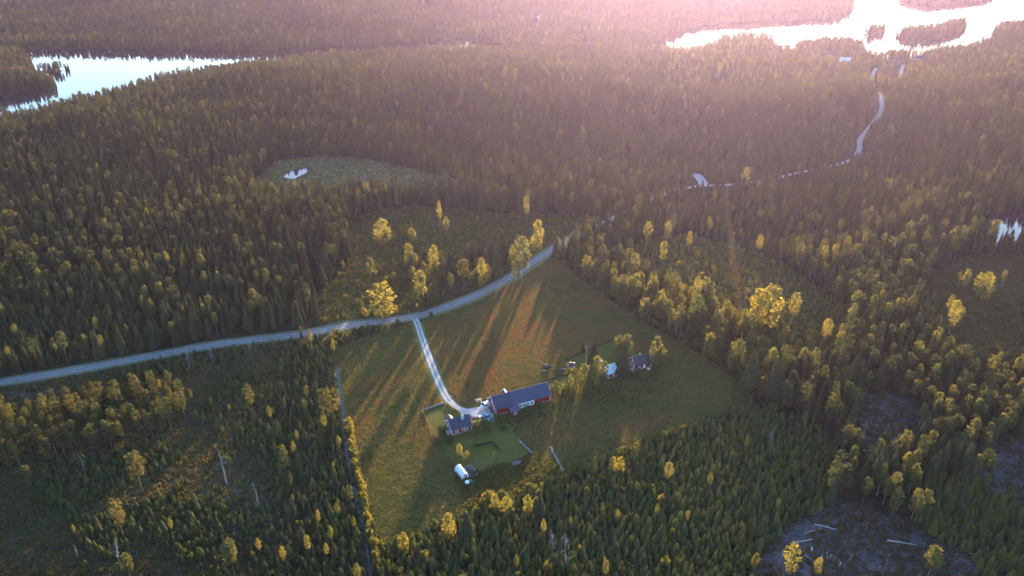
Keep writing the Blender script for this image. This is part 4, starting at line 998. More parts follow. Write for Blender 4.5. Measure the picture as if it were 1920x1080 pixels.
def gabled(name, label, cat, p1, p2, D, wh, rise, over=0.4, wall='red', roof='roof_dark', split=None, corners=True, base=0.35, ground=None):
    """ridge along p1->p2; local x along the front wall, y away from it"""
    a = np.array(at(*p1)) if ground is None else np.array(ground[0]); c = np.array(at(*p2)) if ground is None else np.array(ground[1])
    d = c[:2] - a[:2]; L = float(np.hypot(*d)); rz = math.atan2(d[1], d[0])
    root = empty(name, (a[0], a[1], a[2] + 0.05), rz); tag(root, label, cat)
    w = MB(); z0 = 0.0
    w.add([(0, 0, z0), (L, 0, z0), (L, D, z0), (0, D, z0), (0, 0, wh), (L, 0, wh), (L, D, wh), (0, D, wh), (0, D / 2, wh + rise), (L, D / 2, wh + rise)],
          [(0, 1, 5, 4), (1, 2, 6, 9, 5), (2, 3, 7, 6), (3, 0, 4, 8, 7), (4, 5, 9, 8), (7, 8, 9, 6)])
    w.obj('wall', M[wall], root)
    if base: MB().box((-0.06, -0.06, -0.4), (L + 0.06, D + 0.06, base)).obj('stone_base', M['concrete'], root)
    sl = rise / (D / 2); ex = over; t = 0.16; zr = wh + rise + 0.16; ze = wh - over * sl + 0.16
    segs = [(-ex, L + ex, roof)] if not split else [(-ex, split[0], roof), (split[0] + 0.002, L + ex, split[1])]
    roofo = None
    for x0, x1, rm in segs:
        b = MB(); b.slab([(x0, -over, ze), (x1, -over, ze), (x1, D / 2, zr), (x0, D / 2, zr)], t); b.slab([(x1, D + over, ze), (x0, D + over, ze), (x0, D / 2, zr), (x1, D / 2, zr)], t)
        k = max(2, int((x1 - x0) / 1.1))
        for i in range(1, k):      # standing seams
            x = x0 + (x1 - x0) * i / k
            for s_ in (0, 1):
                y0_, y1_ = (-over, D / 2) if s_ == 0 else (D + over, D / 2)
                b.tube((x, y0_, ze + 0.02), (x, y1_, zr + 0.02), 0.03, 0.03, 4)
        o = b.obj('roof', M[rm], root); roofo = roofo or o
    r = MB(); r.tube((-ex, D / 2, zr + 0.03), (L + ex, D / 2, zr + 0.03), 0.09, 0.09, 6); r.obj('ridge_cap', M[roof], roofo)
    for x in (-ex - 0.03, L + ex + 0.03):
        b = MB()
        for y0, y1 in ((-over, D / 2), (D + over, D / 2)):
            q = [(x - 0.03, y0, ze - 0.02), (x + 0.03, y0, ze - 0.02), (x + 0.03, y1, zr - 0.02), (x - 0.03, y1, zr - 0.02)]
            if y0 > y1: q = q[::-1]
            b.slab(q, 0.26)
        b.obj('bargeboard', M['whitep'], root)
    if corners:
        for cx, cy in ((0, 0), (L, 0), (L, D), (0, D)):
            MB().box((cx - 0.10, cy - 0.10, base), (cx + 0.10, cy + 0.10, wh - 0.1)).obj('corner_board', M['whitep'], root)
    return root, L, roofo

def chimney(roofo, x, y, z, w=0.7, h=1.5):
    b = MB(); b.box((x - w / 2, y - w / 2, z - 1.2), (x + w / 2, y + w / 2, z + h)); b.box((x - w / 2 - 0.08, y - w / 2 - 0.08, z + h), (x + w / 2 + 0.08, y + w / 2 + 0.08, z + h + 0.14)); b.box((x - 0.2, y - 0.2, z + h + 0.14), (x + 0.2, y + 0.2, z + h + 0.3))
    return b.obj('chimney', M['brick'], roofo)

# cottage
ct, L, ro = gabled('cottage', 'red wooden cottage with dark roof, white window frames and a chimney', 'house', (848, 816.5), (884, 806), 6.4, 2.9, 2.5, 0.5)
window(ct, L, 6.4, 'f', L * 0.24, 1.1, 1.15, 1.15); window(ct, L, 6.4, 'f', L * 0.78, 1.1, 1.15, 1.15); window(ct, L, 6.4, 'f', L * 0.53, 1.55, 0.6, 0.6, 1, 1)
MB().box((L * 0.64, -0.05, 0.35), (L * 0.64 + 0.14, 0.02, 2.6)).obj('downpipe', M['whitep'], ct)
window(ct, L, 6.4, 'l', 1.5, 1.1, 1.0, 1.2); window(ct, L, 6.4, 'l', 4.8, 1.1, 1.0, 1.2); window(ct, L, 6.4, 'l', 3.2, 3.4, 0.8, 0.9)
window(ct, L, 6.4, 'r', 3.2, 1.1, 1.1, 1.2); door(ct, L, 6.4, 'b', L * 0.75, 0.35, 1.0, 2.0)
chimney(ro, L * 0.66, 2.5, 5.0, 0.9, 1.7)
pd, pw = 2.2, 2.6     # porch on the far long side
b = MB(); b.box((0.6, 6.4, 0.0), (0.6 + pw, 6.4 + pd, 2.4)); b.prism([(0.6, 2.4), (0.6 + pw, 2.4), (0.6 + pw / 2, 3.5)], 6.4, 6.4 + pd); po = b.obj('porch', M['red'], ct)
b = MB(); b.slab([(0.3, 5.2, 2.3), (0.6 + pw / 2, 5.2, 3.72), (0.6 + pw / 2, 6.8 + pd, 3.72), (0.3, 6.8 + pd, 2.3)][::-1], 0.12); b.slab([(0.9 + pw, 5.2, 2.3), (0.6 + pw / 2, 5.2, 3.72), (0.6 + pw / 2, 6.8 + pd, 3.72), (0.9 + pw, 6.8 + pd, 2.3)], 0.12); b.obj('porch_roof', M['roof_dark'], po)
MB().box((0.4, 6.8 + pd, 2.2), (0.8 + pw, 6.86 + pd, 2.42)).obj('porch_board', M['whitep'], po)
MB().box((-1.6, 1.0, 0.0), (-0.15, 3.4, 0.45)).obj('stair_landing', M['greyp'], ct)

# barn
bn, LB, rb = gabled('barn', 'long red barn with dark sheet roof and a white walled middle', 'barn', (930, 779), (1031, 751.5), 8.2, 3.4, 3.4, 0.55, split=(8.2, 'roof_dark2'))
DB = 8.2
MB().box((9.8, -0.06, 0.0), (17.6, 0.0, 2.6)).obj('white_wall', M['whitep'], bn)
for u in (11.0, 12.6, 14.6, 16.4): window(bn, LB, DB, 'f', u, 1.15, 0.7, 0.8, 1, 2, 'greyp').location = (0, -0.06, 0)
door(bn, LB, DB, 'f', 13.6, 0.0, 0.9, 2.0, 'greyp').location = (0, -0.06, 0)
door(bn, LB, DB, 'l', 4.1, 0.0, 2.6, 2.7, 'red'); window(bn, LB, DB, 'l', 4.1, 4.0, 0.9, 0.9)
window(bn, LB, DB, 'r', 4.1, 3.6, 1.0, 1.0); door(bn, LB, DB, 'b', 19.0, 0.0, 2.6, 2.6, 'red')
b = MB(); b.box((5.6, -3.0, 0.0), (9.4, 0.0, 1.9)); le = b.obj('lean_to', M['red'], bn)
MB().slab([(5.3, -3.4, 1.95), (9.7, -3.4, 1.95), (9.7, 0.05, 3.05), (5.3, 0.05, 3.05)], 0.12).obj('lean_to_roof', M['roof_dark2'], le)
door(le, LB, DB, 'f', 7.5, 0.0, 1.0, 1.7, 'greyp').location = (0, -3.0, 0)
b = MB(); prof = [(7.4 + 1.1 * math.cos(a), 4.0 + 1.3 * math.sin(a)) for a in np.linspace(0, math.pi, 9)]; prof = [(8.5, 2.6)] + prof + [(6.3, 2.6)]
b.prism(prof, DB / 2, DB + 0.8); hd = b.obj('hay_dormer', M['roof_dark'], rb)
MB().prism([(7.4 + 1.2 * math.cos(a), 4.0 + 1.42 * math.sin(a)) for a in np.linspace(0, math.pi, 9)], DB + 0.7, DB + 0.95).obj('dormer_trim', M['whitep'], rb)
b = MB(); b.box((LB - 4.2, DB, 0.0), (LB - 2.4, DB + 1.4, 2.9)); b.obj('back_porch', M['whitep'], bn)

# pale roofed house
ph, LP, rp = gabled('garden_house', 'small red house with pale metal roof among garden trees', 'house', (1133.5, 712.5), (1157, 705.5), 6.2, 2.7, 2.3, 0.5, roof='roof_pale')
window(ph, LP, 6.2, 'f', LP * 0.72, 1.0, 1.0, 1.3); window(ph, LP, 6.2, 'f', LP * 0.25, 1.0, 1.0, 1.3); window(ph, LP, 6.2, 'r', 3.1, 1.0, 1.0, 1.3); door(ph, LP, 6.2, 'b', LP * 0.4, 0.35, 1.0, 2.0)
window(ph, LP, 6.2, 'l', 3.1, 1.0, 1.0, 1.3); chimney(rp, LP * 0.12, 3.3, 4.6, 0.65, 1.0)
# brown roofed house
bh, LH, rh = gabled('guest_house', 'red house with brown roof and a grey deck beside leafy trees', 'house', (1190, 694), (1219, 688.5), 5.6, 2.7, 2.6, 0.5, roof='roof_brown')
window(bh, LH, 5.6, 'l', 1.5, 1.0, 0.9, 1.2); window(bh, LH, 5.6, 'l', 4.0, 1.0, 0.9, 1.2); window(bh, LH, 5.6, 'l', 2.8, 3.2, 0.7, 0.8)
window(bh, LH, 5.6, 'f', LH * 0.3, 1.0, 0.9, 1.1); door(bh, LH, 5.6, 'f', LH * 0.6, 0.35, 1.0, 2.0); window(bh, LH, 5.6, 'r', 2.8, 1.0, 0.9, 1.2)
chimney(rh, LH * 0.5, 3.4, 5.1, 0.6, 0.8)
dk = MB(); dk.box((-1.9, -1.4, 0.1), (-0.1, 4.2, 0.3)); dk.box((-0.1, -1.4, 0.1), (2.2, -0.1, 0.3)); do_ = dk.obj('deck', M['greyp'], bh)
for q in ((-1.85, -1.35), (-1.85, 1.4), (-1.85, 4.1), (2.1, -1.35)): MB().box((q[0], q[1], 0.3), (q[0] + 0.09, q[1] + 0.09, 1.2)).obj('railing_post', M['whitep'], do_)
MB().box((LH * 0.72, -1.9, 0.0), (LH * 0.72 + 1.3, -1.0, 0.7)).add([], []).obj('porch_bench', M['whitep'], bh)
# small shed
sh, LS, rs = gabled('shed', 'small grey shed with narrow pitched roof near the dark heaps', 'shed', (1066.5, 694.0), (1074.5, 695.0), 3.6, 1.9, 0.9, 0.25, wall='greyp', roof='roof_brown', corners=False, base=0.1)
door(sh, LS, 3.6, 'f', LS / 2, 0.1, 0.8, 1.7, 'red'); window(sh, LS, 3.6, 'r', 1.8, 0.8, 0.6, 0.6)
# white well cover behind the pale roofed house
w = at(1124.5, 684); wr = empty('garden_pavilion', (w[0], w[1], 0.06), 0.3); tag(wr, 'tiny white roofed garden shelter behind the pale roofed house', 'shelter')
MB().slab([(-1.2, -0.9, 1.9), (1.2, -0.9, 1.9), (1.2, 0.9, 2.25), (-1.2, 0.9, 2.25)], 0.08).obj('roof', M['whitep'], wr)
for q in ((-1.05, -0.75), (1.0, -0.75), (1.0, 0.7), (-1.05, 0.7)): MB().box((q[0], q[1], 0), (q[0] + 0.09, q[1] + 0.09, 1.85 + (0.3 if q[1] > 0 else 0))).obj('post', M['greyp'], wr)

# houses far off near the lakes
def farhouse(px, py, L, D, wall, roof, label, rz=0.1):
    g = at(px, py); c, s = math.cos(rz), math.sin(rz); a = (g[0] - c * L / 2, g[1] - s * L / 2, g[2]); e = (g[0] + c * L / 2, g[1] + s * L / 2, g[2])
    h, LL, r_ = gabled('lake_house', label, 'house', None, None, D, 3.4, 2.8, 0.5, wall=wall, roof=roof, ground=(a, e))
    for u in (0.2, 0.5, 0.8): window(h, LL, D, 'f', LL * u, 1.2, 1.2, 1.2)
    chimney(r_, LL * 0.6, D / 2, 6.0, 0.8, 1.0); return h
farhouse(1676, 122, 15, 9, 'red', 'roof_brown', 'red house with brown roof beside the far right lake shore')
farhouse(1585, 118, 13, 9, 'whitep', 'roof_pale', 'white house with pale roof behind the lake headland', -0.15)
farhouse(1556, 106, 14, 9, 'greyp', 'roof_brown', 'grey house among trees on the lake headland', 0.2)
farhouse(1102, 88, 17, 9, 'red', 'roof_brown', 'lone reddish house in the woods between the two lakes', -0.05)
farhouse(1722, 114, 10, 7, 'greyp', 'roof_dark', 'small dark house at the water edge right of the red lake house', 0.0)

# ------------------------------------------------------------------ vehicles
def vehicle(name, label, cat, px, py, heading, paint, L=4.3, W=1.75, H=1.45, van=False):
    g = at(px, py); root = empty(name, (g[0], g[1], 0.11), heading); tag(root, label, cat)
    hw = W / 2; l0 = -L / 2
    if van: body = [(l0, 0.35), (L / 2, 0.35), (L / 2, 0.95), (L / 2 - 0.75, 1.12), (L / 2 - 1.25, H), (l0 + 0.15, H), (l0, H - 0.3)]
    else: body = [(l0, 0.3), (L / 2, 0.3), (L / 2, 0.68), (L / 2 - 0.15, 0.78), (L / 2 - 1.2, 0.9), (l0 + 0.55, 0.95), (l0 + 0.05, 0.9), (l0, 0.6)]
    b = MB(); b.prism(body, -hw, hw); bo = b.obj('body', M[paint], root)
    bv = bo.modifiers.new('round', 'BEVEL'); bv.width = 0.09; bv.segments = 2
    if not van:
        c = MB(); k = 0.16
        lo = [(l0 + 0.35, 0.9), (L / 2 - 1.15, 0.88)]; hi = [(l0 + 0.95, H), (L / 2 - 2.0, H)]
        v = [(lo[0][0], -hw + 0.05, lo[0][1]), (lo[1][0], -hw + 0.05, lo[1][1]), (lo[1][0], hw - 0.05, lo[1][1]), (lo[0][0], hw - 0.05, lo[0][1]),
             (hi[0][0], -hw + k, hi[0][1]), (hi[1][0], -hw + k, hi[1][1]), (hi[1][0], hw - k, hi[1][1]), (hi[0][0], hw - k, hi[0][1])]
        c.add(v, [(0, 1, 5, 4), (1, 2, 6, 5), (2, 3, 7, 6), (3, 0, 4, 7)]); c.obj('cabin_glass', M['glass'], root)
        r = MB(); r.box((hi[0][0] - 0.04, -hw + k - 0.03, H), (hi[1][0] + 0.04, hw - k + 0.03, H + 0.05)); 
        for x_ in (lo[0], lo[1]):
            pass
        r.obj('car_roof', M[paint], root)
    else:
        c = MB(); x0, x1 = L / 2 - 1.22, L / 2 - 0.78
        c.add([(x1 + 0.03, -hw + 0.12, 1.13), (x1 + 0.03, hw - 0.12, 1.13), (x0 + 0.03, hw - 0.16, H - 0.06), (x0 + 0.03, -hw + 0.16, H - 0.06)], [(0, 1, 2, 3)]); c.obj('windscreen', M['glass'], root)
        for s in (-1, 1): MB().box((L / 2 - 2.3, s * (hw + 0.012) - 0.012, 1.1), (L / 2 - 1.35, s * (hw + 0.012) + 0.012, H - 0.22)).obj('side_window', M['glass'], root)
    for x in (L / 2 - 0.85, l0 + 0.8):
        for s in (-1, 1):
            w_ = MB(); w_.tube((x, s * (hw - 0.16), 0.31), (x, s * (hw + 0.03), 0.31), 0.31, 0.31, 14); wo = w_.obj('wheel', M['tyre'], root)
            MB().tube((x, s * (hw + 0.0), 0.31), (x, s * (hw + 0.045), 0.31), 0.18, 0.17, 10).obj('rim', M['rim'], wo)
    for s in (-1, 1):
        MB().box((L / 2 - 0.04, s * (hw - 0.35) - 0.17, 0.56), (L / 2 + 0.03, s * (hw - 0.35) + 0.17, 0.70)).obj('headlight', M['lamp'], root)
        MB().box((l0 - 0.03, s * (hw - 0.25) - 0.12, 0.62), (l0 + 0.04, s * (hw - 0.25) + 0.12, 0.82)).obj('tail_light', M['taillamp'], root)
    return root
vehicle('parked_van', 'white van parked at the corner of the long barn', 'van', 912, 762.5, R(215), 'carwhite', 5.2, 1.95, 2.2, True)
vehicle('parked_car', 'pale blue car parked on the gravel yard nearest the cottage bush', 'car', 901, 787, R(-50), 'carblue')
vehicle('parked_car', 'turquoise car parked beside the pale blue car', 'car', 914, 784.5, R(-58), 'carteal')
vehicle('parked_car', 'dark red car tucked behind the cottage end', 'car', 888, 789, R(-60), 'cardark')

# ------------------------------------------------------------------ farm details
# greenhouse tunnel
g0, g1 = at(859, 880), at(873, 897); dv = g1 - g0; gl = float(np.hypot(dv[0], dv[1])); gr = empty('greenhouse', (g0[0], g0[1], 0.06), math.atan2(dv[1], dv[0])); tag(gr, 'white barrel roofed tunnel greenhouse below the cottage lawn', 'greenhouse')
hw, hh = 1.45, 2.2; arc = [(hw * math.cos(a), hh * math.sin(a) ** 0.8) for a in np.linspace(0, math.pi, 13)]
v = [(x, y, z) for x in (0, gl) for y, z in arc]; n_ = len(arc)
skin = newmesh('cover', v, [(i, i + 1, n_ + i + 1, n_ + i) for i in range(n_ - 1)], [M['polytunnel']], smooth=True); link('cover', skin, gr)
for x in (0.0, gl): link('end_wall', newmesh('end_wall', [(x + (0.01 if x else -0.01), y, z) for y, z in arc], [tuple(range(n_))], [M['polytunnel']]), gr)
for i in range(7):
    x = gl * i / 6; b = MB()
    for k in range(n_ - 1): b.tube((x, arc[k][0] * 1.01, arc[k][1] * 1.01), (x, arc[k + 1][0] * 1.01, arc[k + 1][1] * 1.01), 0.035, 0.035, 4, cap=False)
    b.obj('hoop', M['greyp'], gr)
MB().box((gl + 0.02, -0.45, 0.05), (gl + 0.06, 0.45, 1.75)).obj('door', M['greyp'], gr)
b = MB(); b.box((-0.3, -2.0, -0.03), (gl + 0.5, -1.5, 0.12)); b.box((-0.3, 1.5, -0.03), (gl + 0.5, 2.0, 0.12)); b.obj('plank_edge', M['greyp'], gr)
bd = empty('garden_bed', (g0[0], g0[1], 0.055), math.atan2(dv[1], dv[0])); tag(bd, 'dark covered vegetable bed beside the tunnel greenhouse', 'garden bed')
MB().box((0.6, 2.2, -0.02), (gl + 0.3, 5.0, 0.25)).obj('soil', M['darktarp'], bd)
for q in ((0.45, 2.05, 0.6, 5.15), (gl + 0.3, 2.05, gl + 0.45, 5.15), (0.6, 2.05, gl + 0.3, 2.2), (0.6, 5.0, gl + 0.3, 5.15)): MB().box((q[0], q[1], -0.02), (q[2], q[3], 0.32)).obj('edge_board', M['greyp'], bd)
tk = at(876, 907); tr_ = empty('water_tank', (tk[0], tk[1], 0.05)); tag(tr_, 'white round lidded water tank below the tunnel greenhouse', 'tank')
b = MB(); b.tube((0, 0, 0), (0, 0, 0.9), 0.75, 0.78, 20); b.obj('tub', M['whitep'], tr_)
b = MB(); b.tube((0, 0, 0.9), (0, 0, 1.0), 0.82, 0.74, 20); b.tube((0, 0, 1.0), (0, 0, 1.1), 0.2, 0.18, 10); b.obj('lid', M['whitep'], tr_)
tp = at(881, 903); b = MB(); g = np.random.default_rng(5); pts = [(1.7 * math.cos(a) * (0.7 + 0.5 * g.random()), 1.3 * math.sin(a) * (0.7 + 0.5 * g.random())) for a in np.linspace(0, 6.28, 12, endpoint=False)]
b.add([(x, y, 0.02) for x, y in pts] + [(x * 0.6, y * 0.6, 0.35 + 0.2 * g.random()) for x, y in pts] + [(0, 0, 0.55)], [(i, (i + 1) % 12, 12 + (i + 1) % 12, 12 + i) for i in range(12)] + [(12 + i, 12 + (i + 1) % 12, 24) for i in range(12)])
tag(b.obj('tarpaulin', M['greentarp'], None, (tp[0], tp[1], 0.04)), 'crumpled green tarpaulin beside the round water tank', 'tarpaulin')

def heap(name, px, py, rx, ry, h, m, label, cat, seed):
    g = np.random.default_rng(seed); c = at(px, py); n = 18; v = []; f = []
    for k, (s, z) in enumerate(((1, 0), (0.85, 0.4), (0.6, 0.75), (0.3, 0.95))):
        for i in range(n):
            a = 6.283 * i / n; j = 0.85 + 0.3 * g.random(); v.append((rx * s * j * math.cos(a), ry * s * j * math.sin(a), h * z * (0.85 + 0.3 * g.random()) - (0.05 if k == 0 else 0)))
    v.append((0, 0, h))
    for k in range(3): f += [(k * n + i, k * n + (i + 1) % n, (k + 1) * n + (i + 1) % n, (k + 1) * n + i) for i in range(n)]
    f += [(3 * n + i, 3 * n + (i + 1) % n, 4 * n) for i in range(n)]
    return tag(link(name, newmesh(name, v, f, [m], smooth=True), None, (c[0], c[1], 0.04)), label, cat)
heap('earth_heap', 1025, 687, 2.3, 1.6, 1.0, M['soil'], 'long dark earth heap in the meadow farthest from the shed', 'heap', 1)
heap('earth_heap', 1021, 698.5, 1.5, 1.3, 0.9, M['soil'], 'small round dark earth heap in the meadow', 'heap', 2)
heap('earth_heap', 1053, 694.5, 1.7, 1.5, 1.0, M['soil'], 'dark earth heap next to the small grey shed', 'heap', 3)

# stone walls of separate stones
def stones(px0, px1, n, label, size=0.32, rows=2):
    a, b_ = at(*px0), at(*px1); d = (b_ - a)[:2]; L = float(np.hypot(*d)); root = empty('stone_wall', (a[0], a[1], 0.05), math.atan2(d[1], d[0])); tag(root, label, 'wall')
    g = np.random.default_rng(n); prot = []
    for k in range(4):
        bm = bmesh.new(); bmesh.ops.create_icosphere(bm, subdivisions=1, radius=1)
        for v in bm.verts: v.co *= 0.8 + 0.4 * g.random()
        me = bpy.data.meshes.new('stone'); bm.to_mesh(me); bm.free(); me.materials.append(M['stone']); prot.append(me)
    for i in range(n):
        o = link('stone', prot[i % 4], root); s = size * (0.7 + 0.5 * g.random())
        o.location = (L * (i + 0.5) / n, g.normal() * 0.15, s * 0.55 + (i % rows) * size * 0.8); o.scale = (s * 1.2, s, s * 0.8); o.rotation_euler = (0, 0, g.random() * 6)
stones((795, 769), (834, 756.5), 30, 'pale stone wall along the upper edge of the cottage lawn')
stones((972, 826), (999, 852), 32, 'pale stone wall at the lawn edge below the barn')
stones((1031, 838), (1056, 884), 26, 'broken line of pale stones across the lower meadow', 0.4, 1)

def hedge(px0, px1, w, h, label, tint, seed, n=14):
    a, b_ = at(*px0), at(*px1); d = (b_ - a)[:2]; L = float(np.hypot(*d)); g = np.random.default_rng(seed); fo = Foliage()
    for i in range(n):
        v, f = quads((L * (i + 0.5) / n, g.normal() * 0.1, h * 0.5), (L / n * 0.8, w / 2, h * 0.5), 30, 0.26, 0.3, g); fo.add(v, f)
    o = link('hedge', fo.mesh('hedge', M['bush']), None, (a[0], a[1], 0.05)); o.rotation_euler = (0, 0, math.atan2(d[1], d[0])); o['tint'] = tint
    return tag(o, label, 'hedge')
hedge((838, 757), (860, 775), 0.8, 0.9, 'thin yellowish hedge between driveway and cottage lawn', 0.85, 1)
hedge((792, 772), (800, 790), 0.9, 0.9, 'yellowish hedge at the cottage lawn corner', 0.8, 2, 8)
hedge((896, 837), (920, 830), 0.9, 0.9, 'low dark hedge row in the middle of the lawn', 0.12, 3)
hedge((922, 829), (937, 846), 0.8, 0.8, 'low dark hedge slanting across the lawn', 0.10, 4, 10)
hedge((905, 751), (1000, 722), 0.8, 0.6, 'dark strip standing for the shadowed mown edge behind the long barn', 0.08, 5, 34)  # low dark foliage drawn for shade along the mown edge and ditch
hedge((1014, 716), (1066, 701), 0.8, 0.6, 'dark strip standing for the shadowed mown edge from barn end to small shed', 0.08, 6, 22)
hedge((1057, 677), (1150, 637), 0.8, 0.6, 'dark strip standing for the shadowed mown edge along the upper garden lawn', 0.08, 7, 34)
hedge((1000, 786), (1018, 774), 0.7, 0.7, 'pale weedy strip below the barn', 0.3, 8, 10)

# garden table with benches
tb = at(897, 752); tr2 = empty('picnic_table', (tb[0], tb[1], 0.06), 0.5); tag(tr2, 'weathered wooden picnic table by the driveway bend', 'table')
for y in (-0.33, -0.11, 0.11, 0.33): MB().box((-1.3, y - 0.10, 0.72), (1.3, y + 0.10, 0.77)).obj('tabletop_plank', M['polewood'], tr2)
for y in (-0.85, 0.85): MB().box((-1.3, y - 0.15, 0.42), (1.3, y + 0.15, 0.47)).obj('bench', M['polewood'], tr2)
for x in (-0.95, 0.95):
    for s in (-1, 1): MB().tube((x, s * 0.75, 0), (x, s * 0.25, 0.72), 0.05, 0.05, 5).obj('leg', M['polewood'], tr2)
    MB().box((x - 0.04, -0.95, 0.36), (x + 0.04, 0.95, 0.42)).obj('cross_bar', M['polewood'], tr2)
pl = at(906, 756); pr_ = empty('timber_pile', (pl[0], pl[1], 0.06), -0.6); tag(pr_, 'small stack of grey boards beside the picnic table', 'timber')
for i in range(6): MB().box((-1.5 + 0.1 * (i % 3), -0.5 + 0.34 * (i % 3), 0.16 * (i // 3)), (1.4 - 0.1 * (i % 2), -0.2 + 0.34 * (i % 3), 0.14 + 0.16 * (i // 3))).obj('board', M['greyp'], pr_)
wp = at(968, 870); wr2 = empty('wood_stack', (wp[0], wp[1], 0.05), 0.35); tag(wr2, 'firewood stack under a dark sheet at the lawn bottom edge', 'wood stack')
for i in range(5):
    for k in range(3): MB().tube((-1.6 + 0.01 * k, -0.4 + 0.2 * i, 0.12 + 0.21 * k), (1.6, -0.4 + 0.2 * i, 0.12 + 0.21 * k), 0.1, 0.1, 6).obj('log', M['logwood'], wr2)
MB().slab([(-1.7, -0.65, 0.75), (1.7, -0.65, 0.75), (1.7, 0.6, 0.85), (-1.7, 0.6, 0.85)], 0.04).obj('cover_sheet', M['darktarp'], wr2)
for k, (px, py) in enumerate(((848, 872), (849, 876))):
    c = at(px, py); o = empty('tyre', (c[0], c[1], 0.08)); tag(o, ['old dark tyre lying above the greenhouse', 'old dark tyre lying against the greenhouse end'][k], 'tyre')
    bm = bmesh.new(); v = []; f = []
    for i in range(16):
        for j in range(6):
            a, e = 6.283 * i / 16, 6.283 * j / 6; v.append(((0.55 + 0.2 * math.cos(e)) * math.cos(a), (0.55 + 0.2 * math.cos(e)) * math.sin(a), 0.15 + 0.15 * math.sin(e)))
    f = [(i * 6 + j, ((i + 1) % 16) * 6 + j, ((i + 1) % 16) * 6 + (j + 1) % 6, i * 6 + (j + 1) % 6) for i in range(16) for j in range(6)]
    bm.free(); link('tread', newmesh('tread', v, f, [M['tyre']], smooth=True), o)

# utility poles
def pole(px, py, hp, label, arm=True):
    c = at(px, py); h = px_height(px, py, hp); o = empty('utility_pole', (c[0], c[1], c[2])); tag(o, label, 'pole')
    MB().tube((0, 0, -0.3), (0, 0, h), 0.15, 0.10, 8).obj('post', M['polewood'], o)
    if arm:
        cb = MB().box((-0.8, -0.06, h - 0.5), (0.8, 0.06, h - 0.38)).obj('crossarm', M['polewood'], o)
        for x in (-0.7, 0.0, 0.7): MB().tube((x, 0, h - 0.38), (x, 0, h - 0.2), 0.04, 0.05, 6).obj('insulator', M['lamp'], cb)
pole(1098, 690, 41, 'wooden utility pole beside the dark garden spruce')
pole(768, 601, 20, 'short wooden pole at the driveway junction', False)
pole(1394, 578, 40, 'wooden line pole at the lower end of the cleared corridor')
pole(1372, 468, 32, 'wooden line pole half way along the cleared corridor')
pole(1361, 372, 26, 'wooden line pole at the upper end of the cleared corridor')

# dead standing trees
def snag(px, py, hp, seed, label, r=0.16, branches=22):
    g = np.random.default_rng(seed); c = at(px, py); h = px_height(px, py, hp); o = empty('dead_tree', (c[0], c[1], c[2] - 0.1), 0); tag(o, label, 'dead tree')
    top = (g.normal() * 0.03 * h, g.normal() * 0.03 * h, h); b = MB(); mid = (top[0] * 0.3, top[1] * 0.3 + 0.1, h * 0.5)
    b.tube((0, 0, 0), mid, r, r * 0.65, 7); b.tube(mid, top, r * 0.65, 0.03, 6); b.obj('trunk', M['deadwood'], o)
    for i in range(branches):
        t = 0.35 + 0.63 * (i + g.random()) / branches; k = (t - 0.5) / 0.5
        p = np.array(mid) * (t / 0.5) if t < 0.5 else np.array(mid) * (1 - k) + np.array(top) * k
        a = g.random() * 6.28; L = h * 0.13 * (1.15 - t) * 2 * (0.6 + 0.8 * g.random()) + 0.2
        e = p + np.array([math.cos(a) * L, math.sin(a) * L, (0.15 - 0.4 * g.random()) * L]); q = MB(); q.tube(p, e, 0.045, 0.015, 4, cap=False)
        e2 = p + (e - p) * 0.6; q.tube(e2, e2 + np.array([math.cos(a + 0.8) * L * 0.35, math.sin(a + 0.8) * L * 0.35, -0.1 * L]), 0.025, 0.01, 3, cap=False); q.obj('branch', M['deadwood'], o)
snag(356, 692, 45, 1, 'grey dead tree standing against the gravel road')
snag(399, 682, 34, 2, 'thin dead tree right of the first roadside snag', 0.12)
snag(470, 672, 36, 3, 'slim bluish dead tree below the gravel road', 0.12)
snag(425, 908, 66, 4, 'pale gnarled dead tree on the sapling slope', 0.26, 16)
snag(160, 886, 38, 5, 'small spindly dead tree on the sapling slope', 0.12, 16)
snag(228, 1068, 56, 6, 'broken grey dead tree beside the slim russet pine', 0.3, 14)
snag(146, 1045, 26, 7, 'short grey stub on the sapling slope', 0.2, 4)
snag(486, 948, 46, 8, 'thin pale dead trunk beside a yellow bush', 0.14, 8)
snag(1059, 1068, 62, 9, 'curved pale dead tree rising from the plantation', 0.2, 22)
snag(1035, 1040, 44, 10, 'straight grey dead tree left of the curved pale one', 0.16, 18)
snag(1462, 1060, 36, 11, 'thin pale dead stem at the corner of the felled ground', 0.12, 3)
snag(1622, 998, 26, 12, 'thin dead stem between fallen logs', 0.10, 4)
snag(1442, 836, 40, 13, 'grey dead spire in the plantation corner', 0.14, 14)
snag(1655, 1078, 34, 14, 'dark dead stem on the felled ground', 0.12, 6)
snag(1612, 850, 66, 15, 'leaning pale dead birch at the bare patch', 0.14, 8)

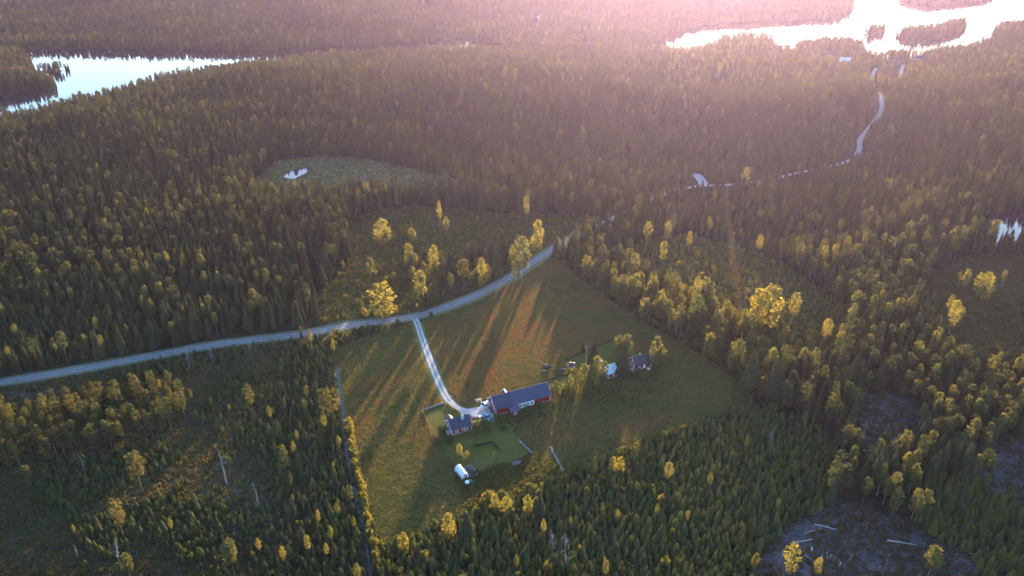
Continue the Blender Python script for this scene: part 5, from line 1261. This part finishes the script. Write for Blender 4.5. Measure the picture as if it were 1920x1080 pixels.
# fallen trunks
LOGS = [((1527, 984), (1576, 996), 0.22, 'pale thick fallen trunk at the head of the felled ground'), ((1539, 991), (1509, 1000), 0.15, 'thin fallen trunk beside the pale thick one'),
        ((1522, 1012), (1486, 1018.5), 0.2, 'fallen trunk at the plantation edge'), ((1661, 1014), (1719, 1023), 0.26, 'long white fallen trunk lying alone on the felled ground'),
        ((1509, 1041), (1529, 1056), 0.14, 'slanting fallen trunk near the yellow young birch'), ((1551, 1037), (1551, 1050), 0.16, 'short upright lying log among pale litter'),
        ((1541, 1046), (1544, 1036), 0.14, 'short log left of the pale litter'), ((1559, 1040), (1552, 1050), 0.12, 'short log crossing the pale litter'),
        ((1598, 1041), (1588, 1056), 0.12, 'slim log on the lower felled ground'), ((1574, 1062), (1577, 1055), 0.18, 'stubby pale log on the lower felled ground'),
        ((1522, 1034), (1523, 1022), 0.34, 'thick pale broken trunk stub'), ((1804, 1031), (1828, 1042), 0.16, 'fallen trunk by the young stand edge'),
        ((1614, 844), (1646, 847), 0.18, 'pale fallen trunk at the bare patch'), ((558, 884), (590, 893), 0.15, 'pale fallen trunk among the saplings'),
        ((1530, 985), (1556, 986), 0.1, 'thin branch log above the pale thick trunk'), ((1805, 852), (1822, 851), 0.14, 'fallen trunk at the bare felled strip'),
        ((1345, 962), (1385, 960), 0.1, 'thin fallen trunk in the plantation'), ((362, 990), (388, 996), 0.14, 'grey fallen trunk on the sapling slope'),
        ((1180, 1062), (1210, 1060), 0.1, 'thin grey fallen trunk in the plantation below the meadow')]
for k, (a, c, r, L) in enumerate(LOGS):
    p, q = at(*a), at(*c); d = (q - p)[:2]; n = float(np.hypot(*d)); o = empty('fallen_log', (p[0], p[1], p[2] + r * 0.9), math.atan2(d[1], d[0])); tag(o, L, 'log')
    b = MB(); b.tube((0, 0, 0), (n * 0.5, 0.08, 0.05), r, r * 0.8, 8); b.tube((n * 0.5, 0.08, 0.05), (n, 0, 0.0), r * 0.8, r * 0.45, 8); b.obj('trunk', M['logwood'], o)
    for i in range(3):
        t = 0.4 + 0.2 * i; s = (-1) ** i; MB().tube((n * t, 0.05, 0.04), (n * t + 0.5, s * 0.6, 0.35), r * 0.25, 0.02, 4).obj('branch_stub', M['logwood'], o)

# ------------------------------------------------------------------ haze
hz = MB().box((-5150, -1330, -60), (5150, 5180, 196)).obj('haze', [])
hm, hn_, hl = mat('evening_haze'); hn_.remove(hn_['Principled BSDF'])
pv = hn_.new('ShaderNodeVolumePrincipled'); pv.inputs['Density'].default_value = HAZE_DENSITY; pv.inputs['Anisotropy'].default_value = HAZE_ANISO
pv.inputs['Color'].default_value = (*HAZE_COLOR, 1); hl.new(pv.outputs[0], hn_['Material Output'].inputs['Volume'])
hz.data.materials.append(hm); tag(hz, 'thin evening haze over the woods and lakes', 'haze', kind='stuff')
